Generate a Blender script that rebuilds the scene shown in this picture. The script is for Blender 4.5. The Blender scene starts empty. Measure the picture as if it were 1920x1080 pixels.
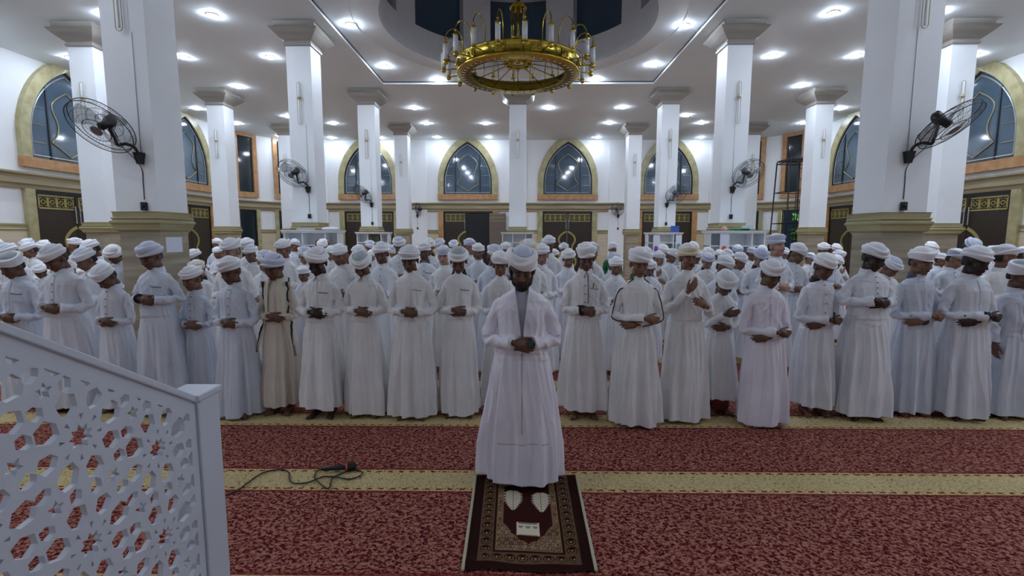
import bpy, math, random
import numpy as np
from math import pi, sin, cos, radians as R_

sc = bpy.context.scene
COL = sc.collection

# ------------------------------------------------------------------ camera
F_PX, PITCH, YAW, ROLL, HC = 900.0, 0.1075, -0.0113, -0.0015, 1.85

def ray(x, y):
    """direction of the line of sight through a point of the 1920x1080 frame"""
    a = (x - 960) / F_PX; b = (540 - y) / F_PX
    c, s = cos(ROLL), sin(ROLL); a, b = a * c + b * s, -a * s + b * c
    c, s = cos(PITCH), sin(PITCH); Y = c + b * s; Z = -s + b * c
    c, s = cos(YAW), sin(YAW)
    return np.array([a * c + Y * s, -a * s + Y * c, Z])

def atZ(x, y, z): r = ray(x, y); return r * ((z - HC) / r[2]) + [0, 0, HC]
def atY(x, y, Y): r = ray(x, y); return r * (Y / r[1]) + [0, 0, HC]

from mathutils import Matrix, Vector
fw = ray(960, 540); rt = ray(961, 540) - fw; up = ray(960, 539) - fw
fw, rt, up = [Vector(v).normalized() for v in (fw, rt, up)]
cam_d = bpy.data.cameras.new('camera'); cam_d.sensor_width = 36; cam_d.lens = 36 * F_PX / 1920
cam_d.clip_start = 0.05; cam_d.clip_end = 200
cam = bpy.data.objects.new('camera', cam_d); COL.objects.link(cam)
cam.matrix_world = Matrix(((rt.x, up.x, -fw.x, 0), (rt.y, up.y, -fw.y, 0), (rt.z, up.z, -fw.z, HC), (0, 0, 0, 1)))
sc.camera = cam

# ------------------------------------------------------------------ world, exposure
world = bpy.data.worlds.new('night'); sc.world = world; world.use_nodes = True
world.node_tree.nodes['Background'].inputs[0].default_value = (0.012, 0.018, 0.035, 1)
world.node_tree.nodes['Background'].inputs[1].default_value = 1.0
LAMP = 750.0            # emission strength of the downlight lenses
sc.view_settings.view_transform = 'Standard'; sc.view_settings.look = 'None'
sc.view_settings.exposure = 0.0; sc.view_settings.gamma = 1.0
sc.view_settings.use_curve_mapping = False
sc.cycles.use_denoising = True
sc.cycles.diffuse_bounces = 8; sc.cycles.max_bounces = 10
sc.cycles.caustics_reflective = False; sc.cycles.caustics_refractive = False
sc.cycles.sample_clamp_indirect = 25.0

# ------------------------------------------------------------------ materials
def srgb(h):
    h = h.lstrip('#'); v = [int(h[i:i + 2], 16) / 255 for i in (0, 2, 4)]
    return tuple(((c + .055) / 1.055) ** 2.4 if c > .04045 else c / 12.92 for c in v) + (1,)

def mat(name, col, rough=.6, metal=0., bump=0., bscale=60., var=0., vscale=3., spec=.5, sheen=0., emit=None, es=0., col2=None, attr=False, coat=0.):
    m = bpy.data.materials.new(name); m.use_nodes = True
    nt = m.node_tree; N = nt.nodes; L = nt.links; b = N['Principled BSDF']
    c = srgb(col) if isinstance(col, str) else col
    b.inputs['Base Color'].default_value = c
    b.inputs['Roughness'].default_value = rough; b.inputs['Metallic'].default_value = metal
    b.inputs['Specular IOR Level'].default_value = spec
    if sheen: b.inputs['Sheen Weight'].default_value = sheen
    if coat: b.inputs['Coat Weight'].default_value = coat
    if emit: b.inputs['Emission Color'].default_value = srgb(emit); b.inputs['Emission Strength'].default_value = es
    tc = N.new('ShaderNodeTexCoord')
    src = None
    if var:
        nz = N.new('ShaderNodeTexNoise'); nz.inputs['Scale'].default_value = vscale; nz.inputs['Detail'].default_value = 5
        L.new(tc.outputs['Object'], nz.inputs['Vector'])
        mx = N.new('ShaderNodeMix'); mx.data_type = 'RGBA'
        rr = N.new('ShaderNodeMapRange'); rr.inputs[1].default_value = .35; rr.inputs[2].default_value = .65
        L.new(nz.outputs[0], rr.inputs[0]); L.new(rr.outputs[0], mx.inputs[0])
        c2 = srgb(col2) if col2 else tuple(max(0, k * (1 - var)) for k in c[:3]) + (1,)
        mx.inputs[6].default_value = c; mx.inputs[7].default_value = c2
        L.new(mx.outputs[2], b.inputs['Base Color']); src = mx.outputs[2]
    if attr:
        at = N.new('ShaderNodeAttribute'); at.attribute_name = 'Col'
        mm = N.new('ShaderNodeMix'); mm.data_type = 'RGBA'; mm.blend_type = 'MULTIPLY'; mm.inputs[0].default_value = 1
        if src: L.new(src, mm.inputs[6])
        else: mm.inputs[6].default_value = c
        L.new(at.outputs['Color'], mm.inputs[7]); L.new(mm.outputs[2], b.inputs['Base Color'])
    if bump:
        n2 = N.new('ShaderNodeTexNoise'); n2.inputs['Scale'].default_value = bscale; n2.inputs['Detail'].default_value = 4
        L.new(tc.outputs['Object'], n2.inputs['Vector'])
        bp = N.new('ShaderNodeBump'); bp.inputs['Strength'].default_value = bump; bp.inputs['Distance'].default_value = .01
        L.new(n2.outputs[0], bp.inputs['Height']); L.new(bp.outputs[0], b.inputs['Normal'])
    return m

M = {}
M['wall'] = mat('white_wall_paint', '#eceff2', .55, bump=.05, bscale=8, var=.05, vscale=.6)
M['ceil'] = mat('white_ceiling_paint', '#eaf5fa', .7, var=.03, vscale=.5)
M['shaft'] = mat('white_column_paint', '#eaeff3', .45, var=.04, vscale=1.2, bump=.04, bscale=6)
M['dome'] = mat('dome_paint', '#e6ecf2', .7)
M['shadow_line'] = mat('ceiling_shadow_line', '#4a4d52', .7)  # shade colour for the strips along the ceiling step
M['frame_y'] = mat('yellow_marble', '#b5ad86', .3, var=.22, vscale=4, col2='#9c946a')
M['frame_o'] = mat('orange_marble', '#c09468', .3, var=.25, vscale=5, col2='#a87c50')
M['black'] = mat('black_plastic', '#17191c', .4)
M['black_m'] = mat('black_steel', '#1d2024', .45, metal=.3)
M['blade'] = mat('smoky_fan_blade', '#8e9aa2', .25); M['blade'].node_tree.nodes['Principled BSDF'].inputs['Alpha'].default_value = .3
M['badge'] = mat('fan_badge', '#6d676f', .4)
M['gold'] = mat('polished_brass', '#c4ad48', .2, metal=1., bump=.25, bscale=40, var=.25, vscale=14)
M['gold_s'] = mat('satin_brass', '#b9b095', .4, metal=.5)
M['tube'] = mat('frosted_white_tube', '#dfe3e8', .3)
M['door'] = mat('dark_brown_door', '#33291f', .35, var=.15, vscale=6)
M['door2'] = mat('brown_door_leaf', '#6f6259', .4, var=.1, vscale=6)
M['dgold'] = mat('gold_fretwork', '#a09558', .45, metal=.2)
M['steel'] = mat('brushed_steel', '#b8bcc0', .3, metal=.9)
M['dark'] = mat('painted_night_opening', '#0d121a', .5)  # darkness beyond the open door, painted on a panel
M['glass'] = mat('night_window_glass', '#55697a', .07, var=.35, vscale=.9, col2='#3c4f60', spec=.8)
M['glass2'] = mat('dark_tall_glass', '#1c2a33', .08, spec=.7)
M['glass3'] = mat('blue_dome_glass', '#3c566e', .25, spec=.7)
M['mullion'] = mat('black_mullion', '#15181c', .4)
M['tracery'] = mat('brass_tracery', '#a79a78', .4, metal=.4)
M['tracery2'] = mat('pale_edge_trim', '#a8b0b0', .4, metal=.2)
M['cab'] = mat('white_cabinet', '#e3e7ea', .4)
M['paper'] = mat('white_paper', '#d9dfee', .8)
M['panel'] = mat('white_painted_panel', '#c3cad6', .45, bump=.05, bscale=14, var=.03, vscale=4)
M['mic'] = mat('black_microphone', '#101114', .4)
M['orange'] = mat('orange_tape', '#d2592a', .6)
M['scaf'] = mat('black_scaffold_steel', '#2a2a2c', .5, metal=.4)
M['leaf'] = mat('green_leaves', '#4f8a4a', .6, var=.5, vscale=9)
M['conc'] = mat('outdoor_ground', '#3a3d3f', .9)
M['hair'] = mat('black_hair', '#0d0b0b', .7, bump=.5, bscale=120)
M['eye'] = mat('eye_white', '#b9b2aa', .3)
M['navy'] = mat('navy_cloth', '#1c2145', .8)
M['blackcloth'] = mat('black_cloth', '#14151a', .8)
M['greycloth'] = mat('grey_cloth', '#a9aab6', .8, bump=.1, bscale=200)
M['greencloth'] = mat('green_cloth', '#1f6b45', .8)
M['redcloth'] = mat('red_sarong', '#6b1d1a', .8, var=.5, vscale=30)
M['bluecollar'] = mat('slate_blue_cloth', '#3b4a63', .8)
M['button'] = mat('dark_button', '#2b2c33', .35)
M['buttonw'] = mat('white_button', '#e8e8ee', .3)
M['seam'] = mat('stitched_seam', '#7b7d88', .8)
for i, c in enumerate(['#634739', '#785848', '#8f7060', '#432d25', '#a88474', '#352621']):
    M['skin%d' % i] = mat('skin_tone', c, .5, attr=True, bump=.08, bscale=220, spec=.35)
for k, c, c2 in (('w0', '#e0e3ea', '#d6dae2'), ('w1', '#d8dce5', '#cfd4de'), ('w2', '#e4e5e6', '#dadbdd'), ('w3', '#cdd4e1', '#c3cbd9'),
                 ('w4', '#e6e3ee', '#dcdae6'), ('w5', '#d2cabf', '#c7bfb3')):
    M['robe_' + k] = mat('white_robe_cloth', c, .62, bump=.12, bscale=26, var=.05, vscale=4, col2=c2, sheen=.15)
for k, c in (('0', '#eaecf1'), ('1', '#dde0e7'), ('2', '#ddd3b8'), ('3', '#c4c7d0'), ('4', '#c3cbe0'), ('5', '#a9b4bb')):
    M['tur' + k] = mat('turban_cloth', c, .75, bump=.25, bscale=70, sheen=.2)
M['scarf'] = mat('cream_scarf', '#d8d0bd', .75, bump=.25, bscale=60)

# marble with horizontal veins
def marble(name, a, b_, c_):
    m = mat(name, a, .28); nt = m.node_tree; N = nt.nodes; L = nt.links; b = N['Principled BSDF']
    tc = N.new('ShaderNodeTexCoord'); mp = N.new('ShaderNodeMapping'); mp.inputs['Scale'].default_value = (.5, .5, 7)
    L.new(tc.outputs['Object'], mp.inputs['Vector'])
    nz = N.new('ShaderNodeTexNoise'); nz.inputs['Scale'].default_value = 1.6; nz.inputs['Detail'].default_value = 8
    L.new(mp.outputs[0], nz.inputs['Vector'])
    cr = N.new('ShaderNodeValToRGB'); e = cr.color_ramp.elements
    e[0].position = .33; e[0].color = srgb(a); e[1].position = .68; e[1].color = srgb(b_)
    k = e.new(.5); k.color = srgb(c_)
    L.new(nz.outputs[0], cr.inputs[0]); L.new(cr.outputs[0], b.inputs['Base Color'])
    return m
M['marble'] = marble('veined_beige_marble', '#857b6a', '#aea591', '#99907d')
M['marble_l'] = marble('pale_beige_marble', '#c9bba0', '#d8ccb4', '#cfc2a8')
M['mould'] = marble('olive_marble_moulding', '#8f8862', '#aca47f', '#9d9670')
M['capital'] = marble('grey_beige_capital', '#8c8880', '#a29e98', '#97938c')
M['cornice'] = marble('cornice_marble', '#948a6c', '#aca184', '#a09578')

# carpet: red pile with pinkish flecks, beige bands every 1.2 m with dashed borders
def carpet_mat():
    m = mat('red_prayer_carpet', '#7a1f26', .95, spec=.15); nt = m.node_tree; N = nt.nodes; L = nt.links; b = N['Principled BSDF']
    tc = N.new('ShaderNodeTexCoord')
    def math_(op, a, c=None, d=None):
        n = N.new('ShaderNodeMath'); n.operation = op
        for i, v in enumerate((a, c, d)):
            if v is None: continue
            if isinstance(v, (int, float)): n.inputs[i].default_value = v
            else: L.new(v, n.inputs[i])
        return n.outputs[0]
    def ramp(f, pts):
        cr = N.new('ShaderNodeValToRGB'); e = cr.color_ramp.elements
        e[0].position, e[0].color = pts[0][0], srgb(pts[0][1]); e[1].position, e[1].color = pts[-1][0], srgb(pts[-1][1])
        for p, c in pts[1:-1]:
            k = e.new(p); k.color = srgb(c)
        L.new(f, cr.inputs[0]); return cr.outputs[0]
    def noise(scale, sx, sy, detail=3, dist=0., rot=0.):
        mp = N.new('ShaderNodeMapping'); mp.inputs['Scale'].default_value = (sx, sy, 1); mp.inputs['Rotation'].default_value = (0, 0, rot)
        L.new(tc.outputs['Object'], mp.inputs['Vector'])
        nz = N.new('ShaderNodeTexNoise'); nz.inputs['Scale'].default_value = scale; nz.inputs['Detail'].default_value = detail
        nz.inputs['Distortion'].default_value = dist
        L.new(mp.outputs[0], nz.inputs['Vector']); return nz.outputs[0]
    def mixc(f, a, c):
        mx = N.new('ShaderNodeMix'); mx.data_type = 'RGBA'; L.new(f, mx.inputs[0])
        for i, v in ((6, a), (7, c)):
            if isinstance(v, tuple): mx.inputs[i].default_value = v
            else: L.new(v, mx.inputs[i])
        return mx.outputs[2]
    sep = N.new('ShaderNodeSeparateXYZ'); L.new(tc.outputs['Object'], sep.inputs[0])
    X, Y = sep.outputs[0], sep.outputs[1]
    fl = noise(40, 1, 1.25, 3, .9, .5)
    red = ramp(fl, [(.40, '#42080d'), (.455, '#64171d'), (.50, '#8c5148'), (.60, '#ab7a67')])
    big = noise(2.0, 1, 1, 2)
    red = mixc(math_('MULTIPLY', big, .18), red, srgb('#5a1218'))
    sp = noise(60, 1, 1, 2, 1.)
    beige = ramp(sp, [(.28, '#6e2a22'), (.37, '#a89468'), (.6, '#c9b98c')])
    y0 = math_('SUBTRACT', Y, 3.475)                        # centre of one band
    yw = math_('ABSOLUTE', math_('SUBTRACT', math_('FLOORED_MODULO', math_('ADD', y0, .6), 1.2), .6))
    band = math_('LESS_THAN', yw, .158)
    edge = math_('MULTIPLY', math_('GREATER_THAN', yw, .112), math_('LESS_THAN', yw, .150))
    w1 = math_('SINE', math_('MULTIPLY', X, 2 * pi / .085))
    w2 = math_('ADD', math_('MULTIPLY', w1, .009), .132)
    dist = math_('ABSOLUTE', math_('SUBTRACT', yw, w2))
    dash = math_('MULTIPLY', math_('LESS_THAN', math_('ABSOLUTE', math_('SUBTRACT', yw, .131)), .008), math_('GREATER_THAN', w1, .25))
    zig = math_('MULTIPLY', math_('LESS_THAN', sp, .42), edge)
    dk = math_('MAXIMUM', math_('MULTIPLY', edge, dash), zig)
    bb = mixc(edge, beige, srgb('#c8b078'))
    bb = mixc(dk, bb, srgb('#5a1214'))
    out = mixc(band, red, bb)
    line = math_('MULTIPLY', math_('GREATER_THAN', yw, .158), math_('LESS_THAN', yw, .185))
    out = mixc(math_('MULTIPLY', line, .6), out, srgb('#6c0c14'))
    L.new(out, b.inputs['Base Color'])
    bp = N.new('ShaderNodeBump'); bp.inputs['Strength'].default_value = .35; bp.inputs['Distance'].default_value = .01
    L.new(noise(90, 1, 1, 2), bp.inputs['Height']); L.new(bp.outputs[0], b.inputs['Normal'])
    return m
M['carpet'] = carpet_mat()
lens = mat('lit_lamp_lens', '#ffffff', .5, emit='#e0edff', es=LAMP)
M['lens'] = lens
M['lens3'] = mat('dimmer_lamp_lens', '#ffffff', .5, emit='#e0edff', es=LAMP * .26)
M['lens2'] = mat('dim_lamp_lens', '#ffffff', .5, emit='#e0edff', es=LAMP * .38)

# ------------------------------------------------------------------ geometry helpers
def crom(P, n=6):
    P = np.array(P, float); Q = np.vstack([2 * P[0] - P[1], P, 2 * P[-1] - P[-2]]); out = []
    for i in range(1, len(Q) - 2):
        a, b, c, d = Q[i - 1:i + 3]
        for t in np.linspace(0, 1, n, endpoint=False):
            out.append(.5 * ((2 * b) + (c - a) * t + (2 * a - 5 * b + 4 * c - d) * t * t + (-a + 3 * b - 3 * c + d) * t ** 3))
    out.append(P[-1]); return np.array(out)

def rot(ax, deg):
    a = R_(deg); c, s = cos(a), sin(a)
    return np.array({'x': [[1, 0, 0], [0, c, -s], [0, s, c]], 'y': [[c, 0, s], [0, 1, 0], [-s, 0, c]], 'z': [[c, -s, 0], [s, c, 0], [0, 0, 1]]}[ax])

class Geo:
    def __init__(s): s.v = []; s.f = []; s.mi = []; s.n = 0
    def add(s, V, Fc, mi=0):
        V = np.asarray(V, float).reshape(-1, 3); s.v.append(V)
        s.f += [tuple(i + s.n for i in q) for q in Fc]; s.mi += [mi] * len(Fc); s.n += len(V); return s
    def box(s, a, b, mi=0, T=None):
        x0, y0, z0 = a; x1, y1, z1 = b
        V = np.array([(x0, y0, z0), (x1, y0, z0), (x1, y1, z0), (x0, y1, z0), (x0, y0, z1), (x1, y0, z1), (x1, y1, z1), (x0, y1, z1)], float)
        if T is not None: V = T(V)
        return s.add(V, [(0, 3, 2, 1), (4, 5, 6, 7), (0, 1, 5, 4), (1, 2, 6, 5), (2, 3, 7, 6), (3, 0, 4, 7)], mi)
    def ell(s, c, r, Rm=None, nu=18, nv=11, mi=0):
        V = [(0, 0, -1)]
        for j in range(1, nv):
            t = -pi / 2 + pi * j / nv
            for i in range(nu): V.append((cos(t) * cos(2 * pi * i / nu), cos(t) * sin(2 * pi * i / nu), sin(t)))
        V.append((0, 0, 1)); V = np.array(V) * np.array(r)
        if Rm is not None: V = V @ Rm.T
        Fc = [(0, 1 + (i + 1) % nu, 1 + i) for i in range(nu)]
        for j in range(nv - 2):
            for i in range(nu):
                a = 1 + j * nu + i; b = 1 + j * nu + (i + 1) % nu; Fc.append((a, b, b + nu, a + nu))
        L_ = len(V) - 1; o = 1 + (nv - 2) * nu
        Fc += [(L_, o + i, o + (i + 1) % nu) for i in range(nu)]
        return s.add(V + np.array(c), Fc, mi)
    def loft(s, rings, cap=True, mi=0, closed=True):
        n = len(rings[0]); V = np.vstack(rings); Fc = []
        for j in range(len(rings) - 1):
            for i in range(n if closed else n - 1):
                a = j * n + i; b = j * n + (i + 1) % n; Fc.append((a, b, b + n, a + n))
        if cap and closed:
            V = np.vstack([V, rings[0].mean(0), rings[-1].mean(0)]); A = len(V) - 2; o = (len(rings) - 1) * n
            Fc += [(A, (i + 1) % n, i) for i in range(n)] + [(A + 1, o + i, o + (i + 1) % n) for i in range(n)]
        return s.add(V, Fc, mi)
    def tube(s, P, r, n=10, cap=True, flat=None, wr=None, mi=0, closed=False, rnd=False):
        """tube through points P with radius r (number or per point); flat = (axis vector, factor)"""
        P = np.array(P, float); k = len(P); r = np.full(k, r, float) if np.isscalar(r) else np.array(r, float)
        if rnd:
            d0 = P[0] - P[1]; d0 /= np.linalg.norm(d0) + 1e-9; d1 = P[-1] - P[-2]; d1 /= np.linalg.norm(d1) + 1e-9
            P = np.vstack([P[0] + d0 * r[0] * .85, P[0] + d0 * r[0] * .5, P, P[-1] + d1 * r[-1] * .5, P[-1] + d1 * r[-1] * .85])
            r = np.concatenate([[r[0] * .45, r[0] * .85], r, [r[-1] * .85, r[-1] * .45]]); k = len(P)
        if closed: T = np.roll(P, -1, 0) - np.roll(P, 1, 0)
        else:
            T = np.gradient(P, axis=0)
        T /= np.linalg.norm(T, axis=1)[:, None] + 1e-12
        u = np.cross(T[0], [0, 0, 1]);
        if np.linalg.norm(u) < .1: u = np.cross(T[0], [0, 1, 0])
        u /= np.linalg.norm(u); rings = []
        th = np.arange(n) * 2 * pi / n
        for i in range(k):
            u = u - T[i] * (u @ T[i]); u /= np.linalg.norm(u) + 1e-12; w = np.cross(T[i], u)
            rr = r[i] * (1 if wr is None else wr(i / (k - 1), th))
            off = (np.cos(th) * rr)[:, None] * u + (np.sin(th) * rr)[:, None] * w
            if flat is not None:
                ax, fac = flat; off = off - np.outer(off @ ax, ax) * (1 - fac)
            rings.append(P[i] + off)
        if closed:
            V = np.vstack(rings); Fc = []
            for j in range(k):
                for i in range(n):
                    a = j * n + i; b = j * n + (i + 1) % n; c = ((j + 1) % k) * n
                    Fc.append((a, b, c + (i + 1) % n, c + i))
            return s.add(V, Fc, mi)
        return s.loft(rings, cap, mi)
    def cyl(s, a, b, r0, r1=None, n=20, mi=0): return s.tube([a, b], [r0, r0 if r1 is None else r1], n, mi=mi)
    def ring(s, c, Rr, r, ax='z', n=40, m=6, mi=0):
        t = np.arange(n) * 2 * pi / n; z = 0 * t
        P = {'z': np.c_[np.cos(t), np.sin(t), z], 'y': np.c_[np.cos(t), z, np.sin(t)], 'x': np.c_[z, np.cos(t), np.sin(t)]}[ax] * Rr + np.array(c)
        return s.tube(P, r, m, closed=True, mi=mi)
    def verts(s): return np.vstack(s.v)
    def mesh(s, name='m'):
        me = bpy.data.meshes.new(name); me.from_pydata(s.verts().tolist(), [], s.f); me.update(); return me

def mesh_obj(name, me, mats, parent=None, smooth=True, mi=None):
    me.name = name
    for m_ in (mats if isinstance(mats, (list, tuple)) else [mats]): me.materials.append(m_)
    if mi is not None and len(set(mi)) > 1: me.polygons.foreach_set('material_index', np.array(mi, np.int32))
    if smooth: me.polygons.foreach_set('use_smooth', np.ones(len(me.polygons), bool))
    o = bpy.data.objects.new(name, me); COL.objects.link(o)
    if parent is not None: o.parent = parent
    return o

def obj(name, g, mats, parent=None, smooth=False):
    return mesh_obj(name, g.mesh(name), mats, parent, smooth, g.mi)

def tag(o, label=None, cat=None, group=None, kind=None):
    if label: o['label'] = label
    if cat: o['category'] = cat
    if group: o['group'] = group
    if kind: o['kind'] = kind
    return o

def empty(name, loc=(0, 0, 0), rz=0., label=None, cat=None, group=None):
    o = bpy.data.objects.new(name, None); COL.objects.link(o); o.location = loc; o.rotation_euler = (0, 0, rz)
    o.empty_display_size = .1
    return tag(o, label, cat, group)

def struct(name, g, m_, parent=None, smooth=False):
    o = obj(name, g, m_, parent, smooth)
    if parent is None: o['kind'] = 'structure'
    return o

def bevel(o, w=.01, seg=2):
    b = o.modifiers.new('bevel', 'BEVEL'); b.width = w; b.segments = seg; b.limit_method = 'ANGLE'; return o

def copy_tree(o, parent=None):
    c = o.copy(); COL.objects.link(c)
    if parent is not None: c.parent = parent
    for ch in list(o.children): copy_tree(ch, c)
    return c

def remesh(g, vox, smooth=2, me=None):
    me = me or g.mesh('tmp'); o = bpy.data.objects.new('tmp', me); COL.objects.link(o)
    m1 = o.modifiers.new('r', 'REMESH'); m1.mode = 'VOXEL'; m1.voxel_size = vox; m1.adaptivity = 0
    if smooth:
        m2 = o.modifiers.new('s', 'SMOOTH'); m2.factor = .5; m2.iterations = smooth
    dg = bpy.context.evaluated_depsgraph_get(); new = bpy.data.meshes.new_from_object(o.evaluated_get(dg))
    COL.objects.unlink(o); bpy.data.objects.remove(o); bpy.data.meshes.remove(me); return new

def mesh_verts(me):
    a = np.empty(len(me.vertices) * 3); me.vertices.foreach_get('co', a); return a.reshape(-1, 3)

# ------------------------------------------------------------------ the hall
ZC, XW, YB, YF = 6.7, 13.4, 25.0, -3.0
RC = 3.0                                    # radius of the rounded rear corners
CX, CY = XW - RC, YB - RC
COLX = {-2: -10.2, -1: -5.1, 0: 0., 1: 5.1, 2: 10.2}
ROWY = {'A': 6.745, 'B': 11.883, 'C': 16.89, 'D': 21.73}
W = .574
DC = (0.0, 12.0); DR = 3.2; SQ = (4.33, 7.67, 16.0); ZI = 6.78

fl = Geo().box((-XW - .3, YF - .3, -.1), (XW + .3, YB + .3, 0)); struct('floor', fl, M['carpet'])

# ceiling: outer plane, raised inner square, round opening of the dome
g = Geo(); o_ = [(-XW - .3, YF - .3), (XW + .3, YF - .3), (XW + .3, YB + .3), (-XW - .3, YB + .3)]
i_ = [(-SQ[0], SQ[1]), (SQ[0], SQ[1]), (SQ[0], SQ[2]), (-SQ[0], SQ[2])]
g.add([(x, y, ZC) for x, y in o_ + i_], [(k, 4 + k, 4 + (k + 1) % 4, (k + 1) % 4) for k in range(4)])
n = 96; th = [2 * pi * k / n for k in range(n)]
def sqpt(t):
    dx, dy = cos(t), sin(t); c = [SQ[0] / abs(dx) if abs(dx) > 1e-6 else 1e9]
    c.append(((SQ[2] - DC[1]) if dy > 0 else (DC[1] - SQ[1])) / abs(dy) if abs(dy) > 1e-6 else 1e9); r = min(c)
    return (dx * r, DC[1] + dy * r)
outer = [sqpt(t) for t in th]
for k in range(n):                                         # keep the square's corners exact
    for cxy in i_:
        if abs(math.atan2(cxy[1] - DC[1], cxy[0]) % (2 * pi) - th[k]) < pi / n: outer[k] = cxy
RM = DR + .62
circ = lambda r: [(DC[0] + r * cos(t), DC[1] + r * sin(t)) for t in th]
rings = [(outer, ZC), (outer, ZI), (circ(RM), ZI), (circ(RM - .01), ZI + .02), (circ(DR), ZI + .02)]
for k in range(len(rings) - 1):
    a, za = rings[k]; b, zb = rings[k + 1]
    g.add([(x, y, za) for x, y in a] + [(x, y, zb) for x, y in b], [(i, (i + 1) % n, n + (i + 1) % n, n + i) for i in range(n)])
struct('ceiling', g, M['ceil'])
# dark strips painted as the shadow line round the raised square
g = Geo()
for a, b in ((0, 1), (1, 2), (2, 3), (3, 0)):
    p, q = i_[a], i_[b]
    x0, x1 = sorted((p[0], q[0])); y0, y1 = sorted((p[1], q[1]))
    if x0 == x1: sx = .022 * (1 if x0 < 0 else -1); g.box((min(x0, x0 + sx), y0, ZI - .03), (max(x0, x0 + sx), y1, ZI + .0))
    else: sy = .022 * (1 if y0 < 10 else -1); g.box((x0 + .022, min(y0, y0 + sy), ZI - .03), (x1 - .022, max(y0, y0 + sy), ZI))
struct('trim_shadow_line', g, M['shadow_line'])
# dome drum with windows
drum = Geo(); H1, H2, H3 = ZI + .02, ZI + .75, ZI + 2.15
def ringp(r, z): return np.array([(DC[0] + r * cos(t), DC[1] + r * sin(t), z) for t in th])
drum.loft([ringp(DR, H1), ringp(DR, H2)], cap=False)
drum.loft([ringp(DR, H3), ringp(DR, H3 + .8)] + [ringp(DR * cos(a), H3 + .8 + DR * sin(a)) for a in np.linspace(.08, 1.54, 12)], cap=False)
NW = 8; per = n // NW
for k in range(NW):                                        # piers between the drum windows
    c = int(per * (k + .5)); ids = [(c + j - 12 // 2 + 4) % n for j in range(-2, 3)]
    ids = [(k * per + per // 2 - 6 + j) % n for j in range(0, 4)]
for k in range(n):
    t = (k - n // 4) % per                                  # a window is centred on +Y
    inw = t < 4 or t >= per - 4
    if not inw:
        a, b = th[k], th[(k + 1) % n]
        drum.add([(DC[0] + DR * cos(a), DC[1] + DR * sin(a), H2), (DC[0] + DR * cos(b), DC[1] + DR * sin(b), H2), (DC[0] + DR * cos(b), DC[1] + DR * sin(b), H3), (DC[0] + DR * cos(a), DC[1] + DR * sin(a), H3)], [(0, 1, 2, 3)])
        
for k in range(NW):                                         # reveals
    for e in (-4, 4):
        t = th[(n // 4 + k * per + e) % n]
        drum.add([(DC[0] + r * cos(t), DC[1] + r * sin(t), z) for r, z in ((DR, H2), (DR + .3, H2), (DR + .3, H3), (DR, H3))], [(0, 1, 2, 3)])
drum.loft([ringp(DR, H2), ringp(DR + .3, H2)], cap=False); drum.loft([ringp(DR, H3), ringp(DR + .3, H3)], cap=False)
struct('wall_dome', drum, M['dome'])
for k in range(NW):
    gg = Geo(); ts = [th[(n // 4 + k * per + e) % n] for e in range(-4, 5)]
    gg.loft([np.array([(DC[0] + (DR + .28) * cos(t), DC[1] + (DR + .28) * sin(t), z) for t in ts]) for z in (H2, H3)], cap=False, closed=False)
    struct('window_%d' % (k + 20), gg, M['glass3'])

# walls -------------------------------------------------------------
# windows and doors are set in front of / into the wall planes by a local frame T(u, v, d): u along wall, v up, d out into the room
def frame_back(): return lambda V: np.c_[V[:, 0], YB - V[:, 1], V[:, 2]]
def frame_left(): return lambda V: np.c_[-XW + V[:, 1], V[:, 0], V[:, 2]]
def frame_right(): return lambda V: np.c_[XW - V[:, 1], V[:, 0], V[:, 2]]
def frame_arc(sgn, th0):
    def T(V):
        t = th0 + V[:, 0] / RC; r = RC - V[:, 1]
        return np.c_[sgn * (CX + r * np.cos(t)), CY + r * np.sin(t), V[:, 2]]
    return T
gB = Geo().box((-CX - .05, YB, 0), (CX + .05, YB + .25, ZC)); struct('wall_back', gB, M['wall'])
gL = Geo().box((-XW - .25, YF, 0), (-XW, CY + .02, ZC)); struct('wall_left', gL, M['wall'])
gR = Geo().box((XW, YF, 0), (XW + .25, CY + .02, ZC)); struct('wall_right', gR, M['wall'])
gF = Geo().box((-XW - .25, YF - .25, 0), (XW + .25, YF, ZC)); struct('wall_front', gF, M['wall'])
OPEN = (1, .785 - .33)                                      # the right corner's open doorway
for sgn, nm in ((-1, 'wall_rear_left_corner'), (1, 'wall_rear_right_corner')):
    g = Geo(); K = 24
    edges = list(np.linspace(0, pi / 2, K + 1))
    if sgn == 1: edges = sorted(set([e for e in edges if abs(e - .455) > .17] + [.455 - .15, .455 + .15]))
    for a, b in zip(edges[:-1], edges[1:]):
        z0 = 3.1 if (sgn == 1 and a > .455 - .16 and b < .455 + .16) else 0
        g.add([(sgn * (CX + RC * cos(t)), CY + RC * sin(t), z) for t, z in ((a, z0), (b, z0), (b, ZC), (a, ZC))], [(0, 1, 2, 3)])
    struct(nm, g, M['wall'], smooth=False)

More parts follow.
